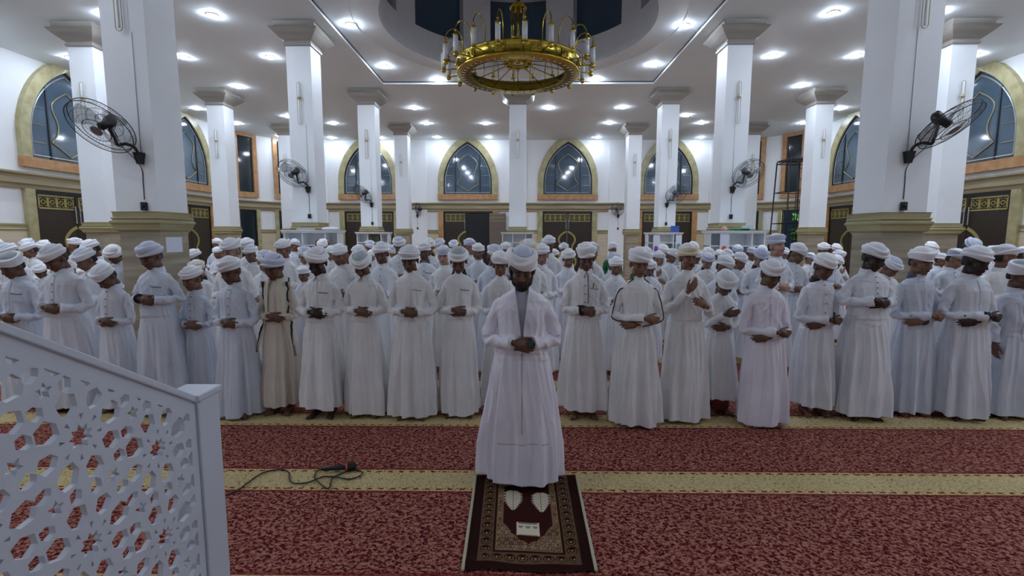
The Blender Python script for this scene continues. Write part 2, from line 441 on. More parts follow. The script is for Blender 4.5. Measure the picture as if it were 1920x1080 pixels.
# wainscot, its moulding and the cornice over the doors, cut at the doorways
def strips(T, spans, prof, gg, nseg=1, mi=0):
    """prof: list of (d, v) outline from bottom to top, swept along u over each span"""
    for a, b in spans:
        us = np.linspace(a, b, nseg + 1); rr = []
        for u in us: rr.append(T(np.array([(u, d, v) for d, v in prof], float)))
        gg.loft(rr, cap=True, mi=mi, closed=True)
WAIN = [(-.02, 0), (.045, 0), (.045, 2.0), (.06, 2.02), (.06, 2.07), (.045, 2.09), (.05, 2.15), (-.02, 2.15)]
WSCT = [(-.02, 0), (.045, 0), (.045, 1.98), (-.02, 1.98)]
WTOP = [(-.02, 1.98), (.055, 1.98), (.07, 2.02), (.06, 2.05), (.06, 2.11), (.075, 2.13), (.075, 2.17), (-.02, 2.17)]
CORN = [(-.02, 3.12), (.08, 3.12), (.10, 3.2), (.15, 3.25), (.15, 3.36), (.10, 3.40), (.13, 3.46), (.20, 3.50), (.20, 3.55), (-.02, 3.55)]
DW = 1.27                                                   # half width of a doorway
backX = [-7.65, -2.55, 2.55, 7.65]; sideY = [4.3, 9.4, 14.55, 19.65]
def spans_of(cs, lo, hi, hw):
    out = []; p = lo
    for c in cs: out.append((p, c - hw)); p = c + hw
    out.append((p, hi)); return [s_ for s_ in out if s_[1] - s_[0] > .05]
FW_ = DW + .26
for nm, T, cs, lo, hi in (('back', frame_back(), backX, -CX, CX), ('left', frame_left(), sideY, YF, CY), ('right', frame_right(), sideY, YF, CY)):
    g = Geo(); strips(T, spans_of(cs, lo, hi, FW_), WSCT, g); struct('baseboard_' + nm, g, M['marble_l'])
    g = Geo(); strips(T, spans_of(cs, lo, hi, FW_), WTOP, g); struct('trim_wainscot_' + nm, g, M['mould'])
    g = Geo(); strips(T, [(lo, hi)], CORN, g); struct('trim_cornice_' + nm, g, M['cornice'])
    if nm == 'back':
        for x in (-10.2, -5.1, 0, 5.1, 10.2):
            g = Geo().box((x - .45, -.02, 0), (x + .45, .10, ZC), T=T); struct('wall_pilaster', g, M['wall'])
for sgn, nm in ((-1, 'rear_left'), (1, 'rear_right')):
    T = frame_arc(sgn, 0)
    sp = spans_of([.455 * RC, 1.115 * RC], 0, pi / 2 * RC, .62)
    g = Geo(); strips(T, sp, WSCT, g, 5); struct('baseboard_' + nm, g, M['marble_l'])
    g = Geo(); strips(T, sp, WTOP, g, 5); struct('trim_wainscot_' + nm, g, M['mould'])
    g = Geo(); strips(T, [(0, pi / 2 * RC)], CORN, g, 16); struct('trim_cornice_' + nm, g, M['cornice'])

# arched windows
GW, GZ0, GS, GH = 1.235, 3.98, .6, 2.62
def arch(hw, z0, spring, rise, n_=14):
    Rr = (hw * hw + rise * rise) / (2 * hw); pts = [(-hw, z0), ]
    a0 = math.asin(min(1, rise / Rr))
    left = [(-hw + Rr - Rr * cos(a), z0 + spring + Rr * sin(a)) for a in np.linspace(0, a0, n_)]
    pts += left; pts += [(-x, z) for x, z in reversed(left[:-1])]; pts += [(hw, z0)]
    return np.array(pts)
def arched_window(T, c, k):
    root = empty('window_%d' % k); root['kind'] = 'structure'
    inn = arch(GW, GZ0, GS, GH - GS); out = arch(GW + .29, GZ0 - .27, GS + .27, GH - GS + .40)
    out[:, 1] = np.minimum(out[:, 1], ZC)
    m_ = len(inn); P3 = lambda p, d: T(np.c_[p[:, 0] + c, np.full(len(p), d), p[:, 1]])
    g = Geo(); V = np.vstack([P3(inn, .02), P3(inn, .12), P3(out, .14), P3(out, -.02)])
    Fc = []
    for r in range(3):
        for i in range(m_ - 1): Fc.append((r * m_ + i, r * m_ + i + 1, (r + 1) * m_ + i + 1, (r + 1) * m_ + i))
    g.add(V, Fc); obj('arched_frame', g, M['frame_y'], root)
    g = Geo().box((c - GW - .305, -.02, GZ0 - .275), (c + GW + .305, .17, GZ0), T=T); obj('window_sill', g, M['frame_o'], root)
    g = Geo(); g.add(P3(inn, .03), [tuple(range(m_))]); obj('glass_pane', g, M['glass'], root)
    g = Geo()
    for u in (-.63, .63):
        hz = GZ0 + GS + 1.42
        g.box((c + u - .022, .025, GZ0), (c + u + .022, .06, hz), T=T)
    e = P3(np.vstack([arch(GW - .01, GZ0 + .01, GS, GH - GS - .01)]), .045); g.tube(e, .022, 6)
    obj('mullion', g, M['mullion'], root)
    g = Geo(); e = P3(arch(GW - .09, GZ0 + .09, GS - .06, GH - GS - .16), .045); g.tube(np.vstack([e, e[:1]]), .018, 6)
    obj('edge_trim', g, M['tracery2'], root)
    g = Geo(); z = GZ0
    half = [(0, z + 2.02), (.28, z + 1.82), (.46, z + 1.62), (.47, z + 1.42), (.36, z + 1.15), (.33, z + .95), (.40, z + .72), (.56, z + .52), (.30, z + .36), (0, z + .17)]
    h1 = crom(half[0:5], 5); h2 = crom(half[4:8], 5); hh = np.vstack([h1, h2[1:], np.array(half[8:])])
    for sg in (1, -1): g.tube(P3(np.c_[hh[:, 0] * sg, hh[:, 1]], .05), .017, 6)
    for sg in (1, -1):
        for zz in (.45, .95, 1.4): g.tube(P3(np.array([(sg * .75, z + zz), (sg * 1.1, z + zz)]), .045), .008, 6)
    obj('tracery', g, M['tracery'], root)
    return root
kk = 1
for c in backX: arched_window(frame_back(), c, kk); kk += 1
for T in (frame_left(), frame_right()):
    for c in sideY: arched_window(T, c, kk); kk += 1
# tall corner windows
def tall_window(T, c, k):
    root = empty('window_%d' % k); root['kind'] = 'structure'; hw = .40; z0, z1 = 3.95, 6.55
    g = Geo()
    for a, b in (((-hw - .2, z0 - .25), (-hw, z1 + .15)), ((hw, z0 - .25), (hw + .2, z1 + .15)), ((-hw, z0 - .25), (hw, z0)), ((-hw, z1), (hw, z1 + .15))):
        g.box((c + a[0], -.03, a[1]), (c + b[0], .12, b[1]), T=T)
    obj('marble_frame', g, M['frame_o'], root)
    g = Geo().box((c - hw, -.02, z0), (c + hw, .02, z1), T=T); obj('glass_pane', g, M['glass2'], root)
    g = Geo().box((c - .02, .02, z0), (c + .02, .04, z1), T=T); obj('mullion', g, M['mullion'], root)
for sgn in (-1, 1):
    for t0 in (.455, 1.115): tall_window(frame_arc(sgn, t0), 0, kk); kk += 1

# doors
def ribbon(T, pts, w, d, gg, dep=.02):
    """flat band of width w along 2-D points"""
    pts = np.array(pts, float); t = np.gradient(pts, axis=0); t /= np.linalg.norm(t, axis=1)[:, None]
    nrm = np.c_[-t[:, 1], t[:, 0]]; a = pts + nrm * w / 2; b = pts - nrm * w / 2
    rr = []
    for i in range(len(pts)):
        rr.append(T(np.array([(a[i, 0], d, a[i, 1]), (a[i, 0], d + dep, a[i, 1]), (b[i, 0], d + dep, b[i, 1]), (b[i, 0], d, b[i, 1])])))
    gg.loft(rr)
def leaf(T, c, u0, u1, root, side, m_, band=True, handle=True):
    g = Geo().box((u0, -.02, .03), (u1, .035, 3.02), T=T); lf = obj('door_leaf', g, m_, root)
    if band:
        g = Geo(); z0, z1 = 2.62, 2.97; a0, a1 = u0 + .08, u1 - .06
        for (p, q) in (((a0, z0), (a1, z0)), ((a0, z1), (a1, z1))):
            g.box((p[0], .035, p[1] - .022), (q[0], .055, q[1] + .022), T=T)
        nn = 4 if (u1 - u0) > .8 else 3; wv = (a1 - a0) / nn
        for i in range(nn):
            cx = a0 + wv * (i + .5); cz = (z0 + z1) / 2
            ribbon(T, [(cx + .055 * cos(t), cz + .055 * sin(t)) for t in np.linspace(0, 2 * pi, 13)], .02, .035, g)
            q = .11
            for sg in (1, -1):
                ribbon(T, [(cx - sg * q * .3, cz + q), (cx - sg * q, cz + q), (cx - sg * q, cz - q), (cx - sg * q * .3, cz - q)], .024, .035, g)
            g.box((a0 + wv * i - .01, .035, z0), (a0 + wv * i + .012, .052, z1), T=T)
            g.box((cx - wv / 2, .035, cz - .01), (cx - .06, .05, cz + .01), T=T); g.box((cx + .06, .035, cz - .01), (cx + wv / 2, .05, cz + .01), T=T)
        obj('fretwork_band', g, M['dgold'], lf)
        g = Geo(); s_ = side
        hp = crom([(0, 2.10), (.20, 1.98), (.36, 1.80), (.38, 1.60), (.26, 1.38), (.24, 1.15), (.36, .85), (.44, .5), (.3, .2)], 5)
        ribbon(T, [(c + s_ * (x + .03), z) for x, z in hp], .09, .035, g, .015)
        obj('arch_ornament', g, M['dgold'], lf)
    if handle:
        hx = c + side * .07; g = Geo(); P = T(np.array([(hx, .09, 2.72), (hx, .09, 2.2)])); g.tube(P, .016, 8)
        for z in (2.68, 2.25): g.tube(T(np.array([(hx, .03, z), (hx, .09, z)])), .012, 6)
        obj('door_handle', g, M['steel'], lf)
def door(T, c, k, opened=False):
    root = empty('door_%d' % k); root['kind'] = 'structure'
    g = Geo(); fo = M['frame_o']
    g.box((c - DW - .26, -.02, 0), (c - DW, .12, 3.12), T=T); g.box((c + DW, -.02, 0), (c + DW + .26, .12, 3.12), T=T)
    obj('marble_jamb', g, M['frame_y'] if k % 2 else M['frame_o'], root)
    g = Geo(); g.box((c - DW, -.02, 3.03), (c + DW, .06, 3.12), T=T); g.box((c - DW, -.02, 0), (c - DW + .04, .06, 3.05), T=T); g.box((c + DW - .04, -.02, 0), (c + DW, .06, 3.05), T=T)
    obj('dark_lining', g, M['black'], root)
    if not opened:
        leaf(T, c, c - DW + .04, c - .012, root, -1, M['door']); leaf(T, c, c + .012, c + DW - .04, root, 1, M['door'])
    else:                                                   # right leaf folded back over the wall, dark panel painted for the unlit opening
        leaf(T, c - .1, c - DW + .04, c - .1, root, -1, M['door'])
        g = Geo().box((c - .1, -.015, .02), (c + DW - .04, .005, 3.03), T=T); obj('painted_night_opening', g, M['dark'], root)
        Ao = rot('z', 0); g = Geo().box((c + 1.1, .16, .03), (c + 1.95, .2, 3.02), T=T); lf = obj('door_leaf', g, M['door2'], root)
        g = Geo()
        for z in (2.62, 2.97): g.box((c + 1.16, .2, z - .015), (c + 1.9, .215, z + .015), T=T)
        for i in range(5):
            cx = c + 1.22 + i * .15
            ribbon(T, [(cx + .05 * cos(t), 2.795 + .05 * sin(t)) for t in np.linspace(0, 2 * pi, 11)], .02, .2, g)
            g.box((cx - .08, .2, 2.62), (cx - .065, .212, 2.97), T=T)
        obj('fretwork_band', g, M['tracery'], lf)
kd = 1
for c in backX: door(frame_back(), c, kd, opened=(c == -2.55)); kd += 1
for T in (frame_left(), frame_right()):
    for c in sideY: door(T, c, kd); kd += 1
for sgn in (-1, 1):
    for t0 in (.455, 1.115):
        T = frame_arc(sgn, t0); root = empty('door_%d' % kd); root['kind'] = 'structure'; kd += 1
        g = Geo()
        for a, b in ((-.62, -.45), (.45, .62)): g.box((a, -.02, 0), (b, .1, 3.12), T=T)
        obj('marble_jamb', g, M['frame_y'], root)
        g = Geo()
        for a, b in ((-.45, -.40), (.40, .45)): g.box((a, -.02, 0), (b, .06, 3.12), T=T)
        g.box((-.4, -.02, 3.05), (.4, .06, 3.12), T=T); obj('dark_lining', g, M['mullion'], root)
        if not (sgn == 1 and t0 < .5):
            g = Geo().box((-.4, -.01, 0), (.4, .02, 3.05), T=T); obj('door_glass', g, M['glass2'], root)
# outside the open corner doorway: lit shrub on a bit of paving
g = Geo().box((XW - 1.5, CY - .5, -.1), (XW + 5, CY + 5, -.01)); struct('ground_outside', g, M['conc'])
rng = np.random.default_rng(3)
sx, sy = CX + (RC + .9) * cos(.455), CY + (RC + .9) * sin(.455)
g = Geo()
for i in range(170):
    z = .5 + 2.5 * rng.random(); a = rng.random() * 2 * pi; r = .5 * rng.random() ** .5
    g.ell((sx + r * cos(a), sy + r * sin(a), z), (.16, .16, .035), rot('x', rng.uniform(-40, 40)) @ rot('z', rng.uniform(0, 360)), 8, 5)
root = empty('shrub', (0, 0, 0), 0, 'lit green shrub outside the doorway in the rounded right rear corner', 'shrub')
obj('foliage', g, M['leaf'], root, True)
g = Geo().cyl((sx, sy, 0), (sx, sy, 1.6), .04); obj('stem', g, M['door'], root)
ld = bpy.data.lights.new('garden_lamp', 'POINT'); ld.energy = 130; ld.color = (.8, 1, .75); ld.shadow_soft_size = .1
lo = bpy.data.objects.new('garden_lamp', ld); COL.objects.link(lo); lo.location = (sx - .2, sy - .9, 2.9)

# ------------------------------------------------------------------ downlights
def downlight():
    root = empty('downlight')
    g = Geo().ring((0, 0, -.008), .112, .012, n=28, m=6); obj('trim_ring', g, M['cab'], root, True)
    g = Geo(); t = np.arange(20) * 2 * pi / 20
    rr = [np.c_[np.cos(t) * r, np.sin(t) * r, np.full(20, z)] for r, z in ((.103, -.004), (.102, -.026), (.09, -.042), (.05, -.050), (.015, -.052))]
    g.loft(rr); obj('lens', g, M['lens'], root, True)
    return root
LX = {'o': (-12.25, -9.1, -6.75, 6.85, 9.1, 12.25), 'm': (-3.92, 3.92)}
LP = []
for y in (.8, 3.4, 6.0, 8.6, 11.1, 13.6): LP += [(x, y, ZC) for x in LX['o']]
LP += [(-12.27, 18.86, ZC), (12.25, 19.0, ZC), (-9.13, 16.19, ZC), (9.13, 16.19, ZC), (12.25, 16.2, ZC), (-12.27, 16.2, ZC)]
LP += [(-3.92, 11.8, ZI), (3.9, 11.9, ZI), (-3.88, 14.57, ZI), (3.9, 14.5, ZI), (-2.53, 15.78, ZI), (2.46, 15.8, ZI), (-3.9, 9.1, ZI), (3.9, 9.1, ZI)]
LP += [(-3.93, 18.83, ZC), (1.17, 18.86, ZC), (3.95, 18.8, ZC), (-7.98, 21.33, ZC), (-3.94, 21.35, ZC), (-1.4, 21.36, ZC), (3.94, 21.29, ZC), (7.86, 21.31, ZC), (12.21, 21.33, ZC), (-12.2, 21.33, ZC),
       (-9.35, 20.11, ZC), (6.78, 20.02, ZC), (-11.6, 23.9, ZC), (-9.23, 24.37, ZC), (-6.76, 24.38, ZC), (-3.96, 24.26, ZC), (-1.41, 24.27, ZC), (3.91, 24.3, ZC), (9.0, 24.32, ZC)]
dl0 = downlight(); first = True
def near_side(x): return 'left' if x < 0 else 'right'
for x, y, z in LP:
    d = dl0 if first else copy_tree(dl0); first = False
    d.location = (x, y, z)
    if y > 23.5 or y < 5:
        for c in d.children:
            if c.name.startswith('lens'): c.material_slots[0].link = 'OBJECT'; c.material_slots[0].material = M['lens2'] if y < 7 else M['lens3']
    if y < 9.2 and z == ZC or (y < 9.5): lb = 'round downlight in the ceiling over the front of the hall'
    elif z == ZI:
        lb = 'round downlight in the raised ceiling square, %s of dome, %s' % (near_side(x), 'nearest the dome edge' if y < 13 else ('at its rear corner' if abs(x) > 3 else 'beside the chandelier'))
    else:
        rown = {11: 'just ahead of the second pillar row', 13: 'just behind the second pillar row', 16: 'level with the third pillar row', 18: 'behind the third pillar row', 20: 'between third and fourth pillar rows', 19: 'behind the third pillar row', 21: 'level with the fourth pillar row', 23: 'in the rounded rear corner', 24: 'close to the rear wall'}[int(y)]
        ax = abs(x); wh = ('beside the %s wall' if ax > 11 else 'in the %s aisle, outer side' if ax > 8.5 else 'in the %s aisle, inner side' if ax > 6 else 'over the nave\'s %s half' if ax > 3 else 'near the centre line, %s of it') % near_side(x)
        lb = 'round lit downlight %s, %s' % (rown, wh)
    tag(d, lb, 'ceiling light', 'recessed ceiling downlights')

# ------------------------------------------------------------------ columns
def sqr(h, z): return np.array([(-h, -h, z), (h, -h, z), (h, h, z), (-h, h, z)])
def column():
    root = empty('column'); h = W / 2
    g = Geo().loft([sqr(h - .012, 0), sqr(h - .012, 1.9)]); obj('marble_base', g, M['marble'], root)
    prof = [(h - .012, 1.9), (h + .03, 1.93), (h + .035, 1.96), (h + .045, 2.0), (h + .065, 2.02), (h + .065, 2.04), (h + .035, 2.065), (h + .05, 2.08), (h + .05, 2.09), (h + .03, 2.10), (h + .035, 2.155), (h + .045, 2.17), (h, 2.172)]
    g = Geo().loft([sqr(a, z) for a, z in prof]); obj('base_moulding', g, M['mould'], root)
    g = Geo().loft([sqr(h, 2.17), sqr(h, 6.25)]); obj('shaft', g, M['shaft'], root)
    prof = [(h + .005, 6.22), (h + .03, 6.23), (h + .04, 6.27), (h + .015, 6.30), (h + .03, 6.33), (h + .07, 6.36), (h + .15, 6.43), (h + .24, 6.52), (h + .27, 6.56), (h + .20, 6.57), (h + .18, 6.62), (h + .2, 6.7)]
    g = Geo().loft([sqr(a, z) for a, z in prof]); obj('capital', g, M['capital'], root)
    return root
col0 = column(); first = True; COLS = []
rl = {'A': 'nearest', 'B': 'second', 'C': 'third', 'D': 'fourth'}
for rw in 'ABCD':
    for i in (-2, -1, 0, 1, 2):
        if (rw, i) in (('A', 0), ('B', 0), ('D', 0)): continue
        c = col0 if first else copy_tree(col0); first = False
        c.location = (COLX[i], ROWY[rw], 0); COLS.append((COLX[i], ROWY[rw]))
        sd = {-2: 'outer left', -1: 'inner left', 0: 'centre', 1: 'inner right', 2: 'outer right'}[i]
        tag(c, 'square white pillar on a beige marble base, %s line, %s from the front' % (sd, rl[rw]), 'pillar', 'square white pillars of the hall')

# brass wall lamps on the pillars
def sconce():
    root = empty('wall_lamp')
    g = Geo(); s_ = []
    for t in np.linspace(0, pi, 9): s_.append((.045 * cos(t), -.06, .43 + .045 * sin(t)))
    for t in np.linspace(pi, 2 * pi, 9): s_.append((.045 * cos(t), -.06, -.43 + .045 * sin(t)))
    g.tube(s_, .007, 6, closed=True); g.tube([(0, -.06, .13), (0, 0, .13)], .018, 8)
    obj('brass_loop', g, M['gold_s'], root, True)
    g = Geo().tube([(0, -.06, .08), (0, -.06, .44)], .022, 10, rnd=True); g.tube([(0, -.06, -.43), (0, -.06, .04)], .016, 10, rnd=True)
    obj('glass_tube', g, M['tube'], root, True)
    g = Geo().ell((0, -.055, .13), (.055, .045, .05)); obj('brass_knot', g, M['gold_s'], root, True)
    return root
sc0 = sconce(); first = True
for rw in 'ABCD':
    for i in (-2, -1, 0, 1, 2):
        if (rw, i) in (('A', 0), ('B', 0), ('D', 0), ('A', -2), ('A', 2)): continue
        c = sc0 if first else copy_tree(sc0); first = False
        c.location = (COLX[i], ROWY[rw] - W / 2, 4.93)
        sd = {-2: 'outer left', -1: 'inner left', 0: 'centre', 1: 'inner right', 2: 'outer right'}[i]
        tag(c, 'slim brass loop wall lamp on the %s pillar, %s row from the front' % (sd, rl[rw]), 'wall lamp', 'brass loop lamps on the pillars')

# wall fans
def fan(sgn, tilt_yaw, pitch, loc, label, reach=.36, rr=.33, box_dz=-.62, wallside=False):
    """loc = bracket on the face; the head hangs over the room and is turned by tilt_yaw"""
    root = empty('wall_fan', loc, 0, label, 'fan', 'black wall fans')
    g = Geo()
    g.loft([np.array([(-.035, 0, -.10), (.035, 0, -.10), (.035, -.055, -.10), (-.035, -.055, -.10)]), np.array([(-.062, 0, .05), (.062, 0, .05), (.062, -.075, .05), (-.062, -.075, .05)])])
    bevel(obj('bracket', g, M['black'], root), .006)
    hd = np.array([sgn * .20, -reach, .31]); Rm = rot('z', tilt_yaw) @ rot('x', pitch)
    back = hd + Rm @ np.array([0, .14, -.03])
    pts = crom([(0, -.05, .04), (sgn * .015, -.10, .11), (sgn * .09, -.14, .14), (sgn * .16, -.17, .12), (sgn * .165, -.2, .19), tuple(back + np.array([0, 0, -.08])), tuple(back)], 5)
    g = Geo().tube(pts, .019, 10); obj('arm', g, M['black'], root, True)
    g = Geo().ell(back, (.075, .10, .07), Rm); g.ell(back + np.array([0, 0, .06]), (.03, .05, .03), Rm); g.tube([back, hd], .05, 14); obj('motor', g, M['black'], root, True)
    # guard: rings front and back with radial wires
    g = Geo()
    def P(r, y, t): return hd + Rm @ np.array([r * cos(t), y, r * sin(t)])
    for r, y, w in ((rr, -.03, .0055), (rr, .03, .0055), (rr * .80, -.062, .002), (rr * .6, -.078, .002), (rr * .42, -.085, .0045), (rr * .8, .065, .002), (rr * .55, .085, .003), (rr * .3, .09, .004)):
        g.tube([P(r, y, t) for t in np.arange(40) * 2 * pi / 40], w, 5, closed=True)
    for k in range(60):
        t = 2 * pi * k / 60
        g.tube([P(.06, -.088, t), P(rr * .42, -.085, t + .06), P(rr * .8, -.062, t + .12), P(rr, -.03, t + .15), P(rr, .03, t + .15), P(rr * .8, .065, t + .12), P(rr * .4, .088, t + .05), P(.07, .09, t)], .0011, 3, cap=False)
    obj('guard', g, M['black_m'], root, True)
    g = Geo(); t = np.linspace(0, 2 * pi, 19)[:-1]
    g.loft([np.array([P(r, y, k) for k in t]) for r, y in ((.068, -.088), (.068, -.098), (.05, -.102))]); obj('centre_badge', g, M['badge'], root, True)
    for k in range(3):
        g = Geo(); b = []
        for r in np.linspace(.04, rr * .86, 7):
            hw = .28 + .25 * sin(pi * r / rr); tt = 2 * pi * k / 3 + r * 1.2
            b.append(np.array([P(r, .03 - .05 * e, tt + hw * e) for e in np.linspace(-1, 1, 5)] + [P(r, .034 - .05 * e, tt + hw * e) for e in np.linspace(1, -1, 5)]))
        g.loft(b); obj('blade', g, M['blade'], root, True)
    cord = crom([tuple(back), (sgn * .11, -.16, .1), (sgn * .04, -.09, -.02), (0, -.012, -.16), (0, -.008, -.35), (0, -.008, box_dz + .06)], 5)
    g = Geo().tube(cord, .005, 6); obj('power_cord', g, M['black'], root, True)
    if box_dz > -.7 and loc[1] < 20:
        g = Geo().tube([(.0, -.003, .06), (.0, -.003, 4.46 - loc[2])], .0045, 6); obj('conduit', g, M['tracery2'], root, True)
    return root
def regulator(loc, label):
    root = empty('fan_switch', loc, 0, label, 'switch', 'black fan switches under the fans')
    g = Geo().box((-.035, -.045, -.055), (.035, 0, .055)); bevel(obj('housing', g, M['black'], root), .006)
    g = Geo().cyl((0, -.045, .0), (0, -.062, .0), .02); obj('dial', g, M['black_m'], root, True)
for sgn, rw, yw, pt, z, nm, rr in ((-1, 'A', -6, 46, 2.89, 'left', .37), (1, 'A', 32, 52, 2.90, 'right', .36), (-1, 'B', -14, 40, 2.97, 'left', .355), (1, 'B', 10, 38, 2.97, 'right', .355), (-1, 'C', -36, 40, 2.93, 'left', .345), (1, 'C', 4, 36, 2.93, 'right', .345)):
    x = COLX[sgn]; y = ROWY[rw] - W / 2
    s2 = sgn if rw == 'A' else {('B', -1): -1, ('B', 1): 1, ('C', -1): -1, ('C', 1): 1}[(rw, sgn)]
    fan(s2, yw, pt, (x + .11 * (1 if sgn < 0 else -.3), y, z), 'black caged wall fan on the inner %s pillar, %s row from the front' % (nm, rl[rw]), rr=rr)
    regulator((x + .11 * (1 if sgn < 0 else -.3), y, z - .65), 'small black fan switch on the inner %s pillar, %s row from the front' % (nm, rl[rw]))
for sgn, nm, yw in ((-1, 'left', -60), (1, 'right', 10)):
    fan(-sgn * .5, yw, 10, (sgn * 5.15, YB - .1, 2.9), 'black caged fan on the rear wall, %s of the middle doors' % nm)
    regulator((sgn * 5.15, YB - .1, 2.25), 'small black fan switch on the rear wall, %s of the middle doors' % nm)

# ------------------------------------------------------------------ chandelier
def chandelier():
    cx, cy, zb, Rr = 0., 12.0, 5.66, 1.46
    root = empty('chandelier', (cx, cy, zb), 0, 'large round brass chandelier with white candle tubes hanging under the dome', 'chandelier')
    n_ = 96; t = np.arange(n_) * 2 * pi / n_
    def ringr(r, z): return np.c_[r * np.cos(t), r * np.sin(t), np.full(n_, z)]
    def wav(r, z, a=.0): return np.c_[(r + a * np.cos(24 * t)) * np.cos(t), (r + a * np.cos(24 * t)) * np.sin(t), np.full(n_, z)]
    prof = [(Rr - .30, 0), (Rr - .02, -.0), (Rr, .01), (Rr + .01, .04), (Rr - .01, .06), (Rr - .01, .26), (Rr + .01, .28), (Rr, .31), (Rr - .05, .32), (Rr - .07, .29), (Rr - .07, .06), (Rr - .24, .05), (Rr - .25, .20), (Rr - .30, .20), (Rr - .30, 0)]
    g = Geo().loft([ringr(r, z) for r, z in prof], cap=False); obj('brass_ring', g, M['gold'], root, True)
    for k in range(12):                                      # embossed plates on the band
        g = Geo()
        a = 2 * pi * (k + .5) / 12; c_, s_ = cos(a), sin(a)
        Tm = lambda V, c_=c_, s_=s_: np.c_[V[:, 0] * c_ - V[:, 1] * s_, V[:, 0] * s_ + V[:, 1] * c_, V[:, 2]]
        g.box((Rr - .03, -.12, .065), (Rr + .015, .12, .255), T=Tm)
        for q in (-.06, .06): g.ell(Tm(np.array([[Rr + .015, q, .16]]))[0], (.03, .03, .05))
        obj('embossed_plate', g, M['gold'], root)
    for k in range(48):                                      # pale studs on the underside
        a = 2 * pi * k / 48; r = Rr - .15
        g = Geo().ell((r * cos(a), r * sin(a), -.012), (.05, .02, .012), rot('z', math.degrees(a)), 8, 5)
        obj('underside_stud', g, M['tube'], root)
    g = Geo()
    for k in range(12):
        a = 2 * pi * k / 12; g.tube([((Rr - .2) * cos(a), (Rr - .2) * sin(a), .12), (.3 * cos(a), .3 * sin(a), .30)], .012, 6)
    for r in (.32, .2): g.ring((0, 0, .3), r, .035, n=36, m=8)
    for k in range(8):
        a = 2 * pi * k / 8; g.ell((.28 * cos(a), .28 * sin(a), .27), (.05, .05, .06))
    obj('spoke_hub', g, M['gold'], root, True)
    g = Geo()
    pts = [(0, 0, .3), (0, 0, .6), (0, 0, 1.1), (0, 0, 1.5), (0, 0, 6.2)]
    g.tube(pts, [.05, .04, .04, .05, .025], 12)
    for z, r in ((.85, .18), (1.55, .21), (1.62, .15), (1.85, .12)): g.ell((0, 0, z), (r, r, .05))
    for k in range(8):
        a = 2 * pi * k / 8; g.tube([(.15 * cos(a), .15 * sin(a), .85), (.16 * cos(a), .16 * sin(a), 1.55)], .015, 6)
    for k in range(6):
        a = 2 * pi * k / 6; g.tube(crom([(.28 * cos(a), .28 * sin(a), .3), (.3 * cos(a), .3 * sin(a), .55), (.13 * cos(a), .13 * sin(a), .85)], 5), .014, 6)
    obj('central_stem', g, M['gold'], root, True)
    for k in range(20):
        a = 2 * pi * (k + .25) / 20; c_, s_ = cos(a), sin(a)
        Q = lambda r, z: (r * c_, r * s_, z)
        ra = Rr + .31
        g = Geo().tube(crom([Q(Rr - .10, .30), Q(Rr - .10, .55), Q(Rr - .05, .74), Q(Rr + .08, .84), Q(Rr + .22, .80), Q(ra, .66), Q(ra, .56)], 6), .012, 6)
        g.ell(Q(ra, .60), (.03, .03, .03)); arm = obj('lamp_arm', g, M['gold'], root, True)
        g = Geo().tube([Q(ra, .17), Q(ra, .49)], .055, 12, rnd=False); obj('glass_tube', g, M['tube'], arm, True)
        g = Geo().ell(Q(ra, .50), (.062, .062, .05)); obj('brass_cap', g, M['gold'], arm, True)
        g = Geo(); g.tube([Q(ra, .19), Q(ra, .13)], .045, 12); g.ell(Q(ra, .10), (.058, .058, .058)); g.tube([Q(ra, .12), Q(Rr, .14)], .016, 6)
        obj('brass_finial', g, M['gold'], arm, True)
        # short lower tubes hanging from the ring between the arms
    return root
chandelier()

# ------------------------------------------------------------------ book cabinets round the pillars
BOOKC = ['#2f5a3c', '#3a4a2f', '#6b6a3a', '#27435a', '#5a3a2a', '#8a8f6a', '#1f3d33']
MB_ = [mat('book_cover', c, .6) for c in BOOKC]
def cabinet(x, y, w, nm, posters=0, nb=6):
    """white open cabinet standing before a pillar"""
    root = empty('book_cabinet', (x, y, 0), 0, nm, 'cabinet', 'white book cabinets before the pillars')
    h, d = 1.96, .36; hw = w / 2
    g = Geo(); g.box((-hw - .03, -d / 2 - .03, h - .04), (hw + .03, d / 2 + .03, h)); g.box((-hw, -d / 2, .05), (hw, d / 2, .12)); g.box((-hw, d / 2 - .02, .1), (hw, d / 2, h - .03))
    for xx in (-hw, -hw * .34, hw * .5, hw - .03): g.box((xx, -d / 2, 0), (xx + .03, d / 2, h - .03))
    for z in (.45, .85, 1.25, 1.62): g.box((-hw, -d / 2 + .01, z), (hw, d / 2, z + .025))
    bevel(obj('carcass', g, M['cab'], root), .004)
    g = Geo().loft([np.array([(-hw - .05, -d / 2 - .05, h), (hw + .05, -d / 2 - .05, h), (hw + .05, d / 2 + .04, h), (-hw - .05, d / 2 + .04, h)]), np.array([(-hw - .05, -d / 2 - .05, h + .02), (hw + .05, -d / 2 - .05, h + .02), (hw + .05, d / 2 + .04, h + .02), (-hw - .05, d / 2 + .04, h + .02)])])
    obj('top_board', g, M['cab'], root)
    if posters:
        for (a, b, c_, mt) in posters:
            g = Geo().box((a, -d / 2 - .012, b), (a + .2, -d / 2 - .003, c_)); p = obj('poster', g, M['paper'], root)
            g = Geo().ell((a + .1, -d / 2 - .013, b + .12), (.07, .004, .10)); obj('printed_picture', g, mt, p)
    return root
